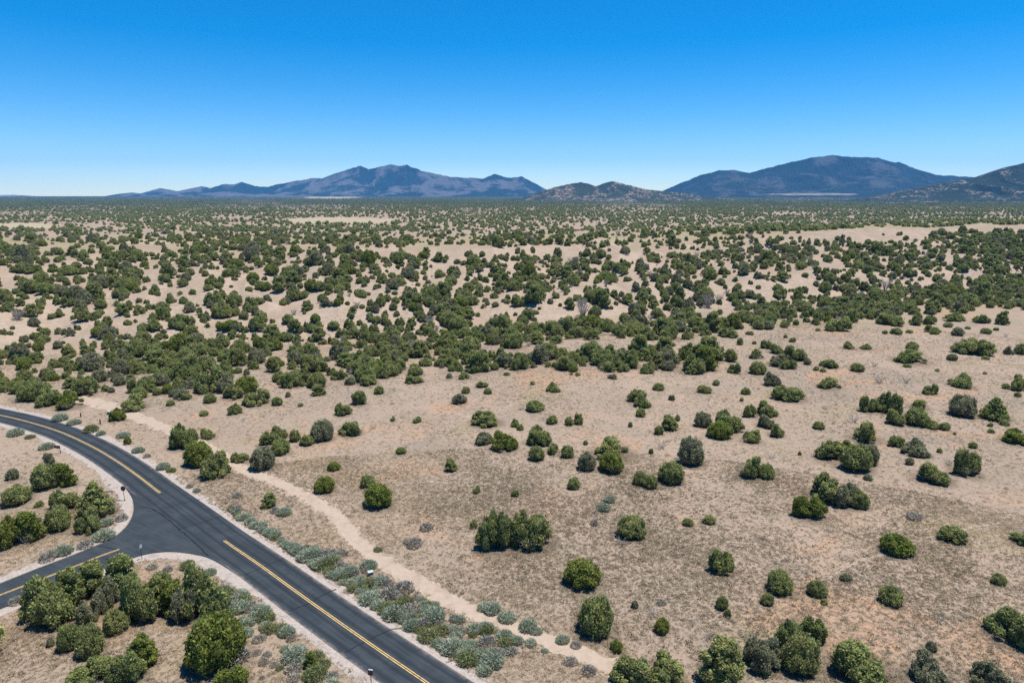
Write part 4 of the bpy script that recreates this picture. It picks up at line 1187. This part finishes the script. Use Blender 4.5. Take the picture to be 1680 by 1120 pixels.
def marker(px, py, h, lab, mat, rad=.10):
    r = empty('marker_post', at(px, py)); tag(r, lab, 'post')
    bm = bmesh.new(); bm_box(bm, (0, 0, h / 2 - .05), (rad * 2, rad * 2, h)); finish(bm, 'post', M[mat], r, .02)
    bm = bmesh.new(); bm_box(bm, (0, 0, h - .02), (rad * 2.5, rad * 2.5, .08)); finish(bm, 'cap', M['postdark'], r, .02)
marker(132.8, 684, .95, 'rusty brown marker post above the road bend, farther of two', 'rust')
marker(164.8, 695.5, .95, 'dark brown marker post above the road bend, nearer of two', 'postdark')
marker(591.5, 957, .62, 'short black marker post in the sagebrush, left of its twin', 'postdark', .12)
marker(607.2, 966.5, .72, 'short black marker post in the sagebrush below the pale green box', 'postdark', .12)

def pedestal(px, py, s, rz, lab, body, lid):
    r = empty('utility_box', at(px, py), rz); tag(r, lab, 'utility box')
    bm = bmesh.new(); bm_box(bm, (0, 0, .3 * s), (.75 * s, .6 * s, .7 * s)); finish(bm, 'body', M[body], r, .02)
    bm = bmesh.new(); bm_box(bm, (0, 0, .71 * s), (.85 * s, .7 * s, .12 * s)); finish(bm, 'lid', M[lid], r, .03)
pedestal(608, 944, .85, R(25), 'pale green utility box between sagebrush and trail', 'greenbox', 'palegreen')
pedestal(179, 679.5, .95, R(10), 'small blue-green utility box beside the bush at the trail mouth', 'greenbox', 'palegreen')

# ---------------------------------------------------------------- far mountains and hills
def mat_mountain(name, dark, rock, scale, cover, dots=0.0):
    n = N(name, 1.0, 0.05)
    p = n.pos()
    big = n.noise(p, scale, 6, 0.62, 0.3)
    painted_relief = n.math('MULTIPLY', n.math('SUBTRACT', n.attr('crest'), 0.5), 0.30)  # paler crest rock, darker ravine woods; also paints in relief shading the high sun flattens
    c = n.mix(n.ramp(n.math('ADD', n.math('ADD', big, painted_relief), n.math('MULTIPLY', n.math('SUBTRACT', n.noise(p, scale * 5, 5, .7), .5), .35)), cover - .09, cover + .09), dark, rock)
    if dots:
        v = n.noise(p, dots, 3, 0.6)
        c = n.mix(n.ramp(v, .40, .50), c, dark)
    c = n.mix(1.0, c, n.mix(n.noise(p, scale * 6, 6, .75), (.45, .45, .45), (1.55, 1.55, 1.55)), 'MULTIPLY')
    c = n.mix(n.math('MULTIPLY', n.attr('meadow'), n.ramp(n.noise(p, .006, 5, .7), .3, .55, .15, .8)), c, (.25, .21, .16))
    n.color(c)
    return n.m

def mountain(name, prof, D, depth, mat, seed, label, spur=400.0, spur_amp=.45, nu=620, nv=150, base=-40.0, lean=0.0):
    """A range from its skyline: the ridge stands D away, spurs run down its near side, a plain back closes it."""
    P = np.array(prof, float)
    px = np.linspace(P[0, 0], P[-1, 0], nu)
    py = np.interp(px, P[:, 0], P[:, 1])
    py = py - (1.1 * fbm(px / 9, px * 0, 4, seed + 9) + .3) * sm(322 - py, 4, 20)
    dx, dy, dz = ray(px, py)
    t = D / dy
    X, Zr = dx * t, CAM_H + dz * t
    ends = sm(px, P[0, 0], P[0, 0] + 8) * (1 - sm(px, P[-1, 0] - 8, P[-1, 0]))
    v = np.r_[np.linspace(-.6, 0, 24)[:-1], np.linspace(0, 1, nv)]
    XX = np.repeat(X[:, None], len(v), 1)
    YY = D - v[None, :] * depth + lean * (X[:, None] - X.mean()) * 0
    XX = XX + (v[None, :] > 0) * v[None, :] * spur * .5 * fbm(X[:, None] / spur * .7 + 0 * YY, YY / (spur * 2.2), 3, seed + 3)
    Hh = np.maximum(Zr - base, 1)[:, None]
    vf = np.clip(v, 0, 1)[None, :]
    g = np.where(v[None, :] >= 0, (1 - vf) ** 1.55, 1 - (np.clip(-v[None, :], 0, .6) / .6) ** 1.4)
    rd = ridged(X[:, None] / spur + .5 * fbm(XX / spur, YY / spur, 2, seed), YY / (spur * 2.2), 6, seed)
    cut = spur_amp * (1 - rd) * np.sin(np.pi * np.clip(vf, 0, 1) ** .6)
    ZZ = base + Hh * g * (1 - cut)
    V = np.c_[XX.ravel(), YY.ravel(), ZZ.ravel()]
    m = len(v)
    i = np.arange(nu - 1)[:, None] * m + np.arange(m - 1)[None, :]
    Fq = np.stack([i, i + m, i + m + 1, i + 1], -1).reshape(-1, 4)
    me = mesh_np(name, V, Fq, mat, True)
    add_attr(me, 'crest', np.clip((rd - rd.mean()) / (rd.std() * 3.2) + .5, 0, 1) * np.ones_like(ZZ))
    if seed == 221:
        qx, qy, _ = project(V[:, 0], V[:, 1], V[:, 2]); add_attr(me, 'meadow', 1 - sm(((qx - 1330) / 84) ** 2 + ((qy - 318.8) / 2.0) ** 2 + .5 * fbm(qx / 14, qy / 2, 3, 5), .6, 1.1))
    if me.polygons[len(me.polygons) // 2].normal.z < 0: me.flip_normals()
    tag(obj(name, me), label, 'mountain', kind='structure')

LEFT_RANGE = [(165, 323), (195, 318), (215, 316), (235, 318), (250, 312), (262, 309), (276, 312), (290, 314), (310, 310), (330, 306), (345, 309), (365, 303), (382, 303), (396, 299), (412, 304), (425, 307), (440, 307), (455, 303), (480, 298), (510, 293), (527, 293),
              (550, 285), (575, 277), (590, 272), (605, 278), (625, 273), (643, 270), (656, 273), (668, 271), (690, 280), (715, 286), (740, 290), (770, 292), (793, 293), (803, 289), (813, 286), (822, 289), (835, 292), (856, 290), (870, 297), (888, 307), (908, 316), (930, 323)]
MID_HILL = [(825, 329), (860, 323), (885, 315), (905, 309), (930, 303), (952, 299), (964, 301), (978, 306), (992, 301), (1003, 298), (1016, 300), (1034, 305), (1060, 311), (1090, 314), (1120, 317), (1160, 322), (1215, 329)]
RIGHT_MT = [(1050, 322), (1085, 316), (1120, 300), (1150, 288), (1180, 280), (1205, 280), (1230, 284), (1260, 276), (1300, 266), (1330, 259), (1352, 257), (1366, 254.5), (1382, 257), (1412, 258), (1440, 259), (1468, 267), (1474, 266), (1500, 276), (1535, 287), (1575, 290), (1620, 292), (1680, 300), (1760, 318)]
EDGE_HILL = [(1380, 332), (1440, 323), (1480, 314), (1510, 308), (1540, 303), (1575, 296), (1610, 291), (1640, 280), (1662, 272), (1690, 266), (1730, 262), (1790, 276), (1860, 300), (1920, 318)]
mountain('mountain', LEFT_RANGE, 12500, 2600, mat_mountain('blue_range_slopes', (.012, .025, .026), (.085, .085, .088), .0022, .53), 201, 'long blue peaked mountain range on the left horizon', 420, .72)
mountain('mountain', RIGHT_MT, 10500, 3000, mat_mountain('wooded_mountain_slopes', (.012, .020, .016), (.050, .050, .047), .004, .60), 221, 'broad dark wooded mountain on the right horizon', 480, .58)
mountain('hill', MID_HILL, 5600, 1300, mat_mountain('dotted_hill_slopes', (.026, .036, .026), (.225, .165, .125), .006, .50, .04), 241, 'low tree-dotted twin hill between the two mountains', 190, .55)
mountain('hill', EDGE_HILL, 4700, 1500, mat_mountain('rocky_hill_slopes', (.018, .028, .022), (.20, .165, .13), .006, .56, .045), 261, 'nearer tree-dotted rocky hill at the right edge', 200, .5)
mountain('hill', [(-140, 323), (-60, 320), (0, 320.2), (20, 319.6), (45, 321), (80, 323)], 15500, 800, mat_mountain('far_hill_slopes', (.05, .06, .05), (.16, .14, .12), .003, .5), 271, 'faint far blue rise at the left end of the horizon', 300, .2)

# ---------------------------------------------------------------- air
n = N('air'); n.t.nodes.remove(n.b)
vol = n.new('ShaderNodeVolumePrincipled')
vol.inputs['Color'].default_value = (.12, .46, 1.0, 1)
vol.inputs['Density'].default_value = 3.1e-5
vol.inputs['Anisotropy'].default_value = 0.0
n.link(vol.outputs[0], n.t.nodes['Material Output'].inputs['Volume'])
bm = bmesh.new(); bm_box(bm, (0, 7900, 425), (36000, 16800 + 1800, 970))
me = bpy.data.meshes.new('haze'); bm.to_mesh(me); bm.free(); me.materials.append(n.m)
tag(obj('haze', me), 'thin blue air over the whole plain', 'haze', kind='stuff')
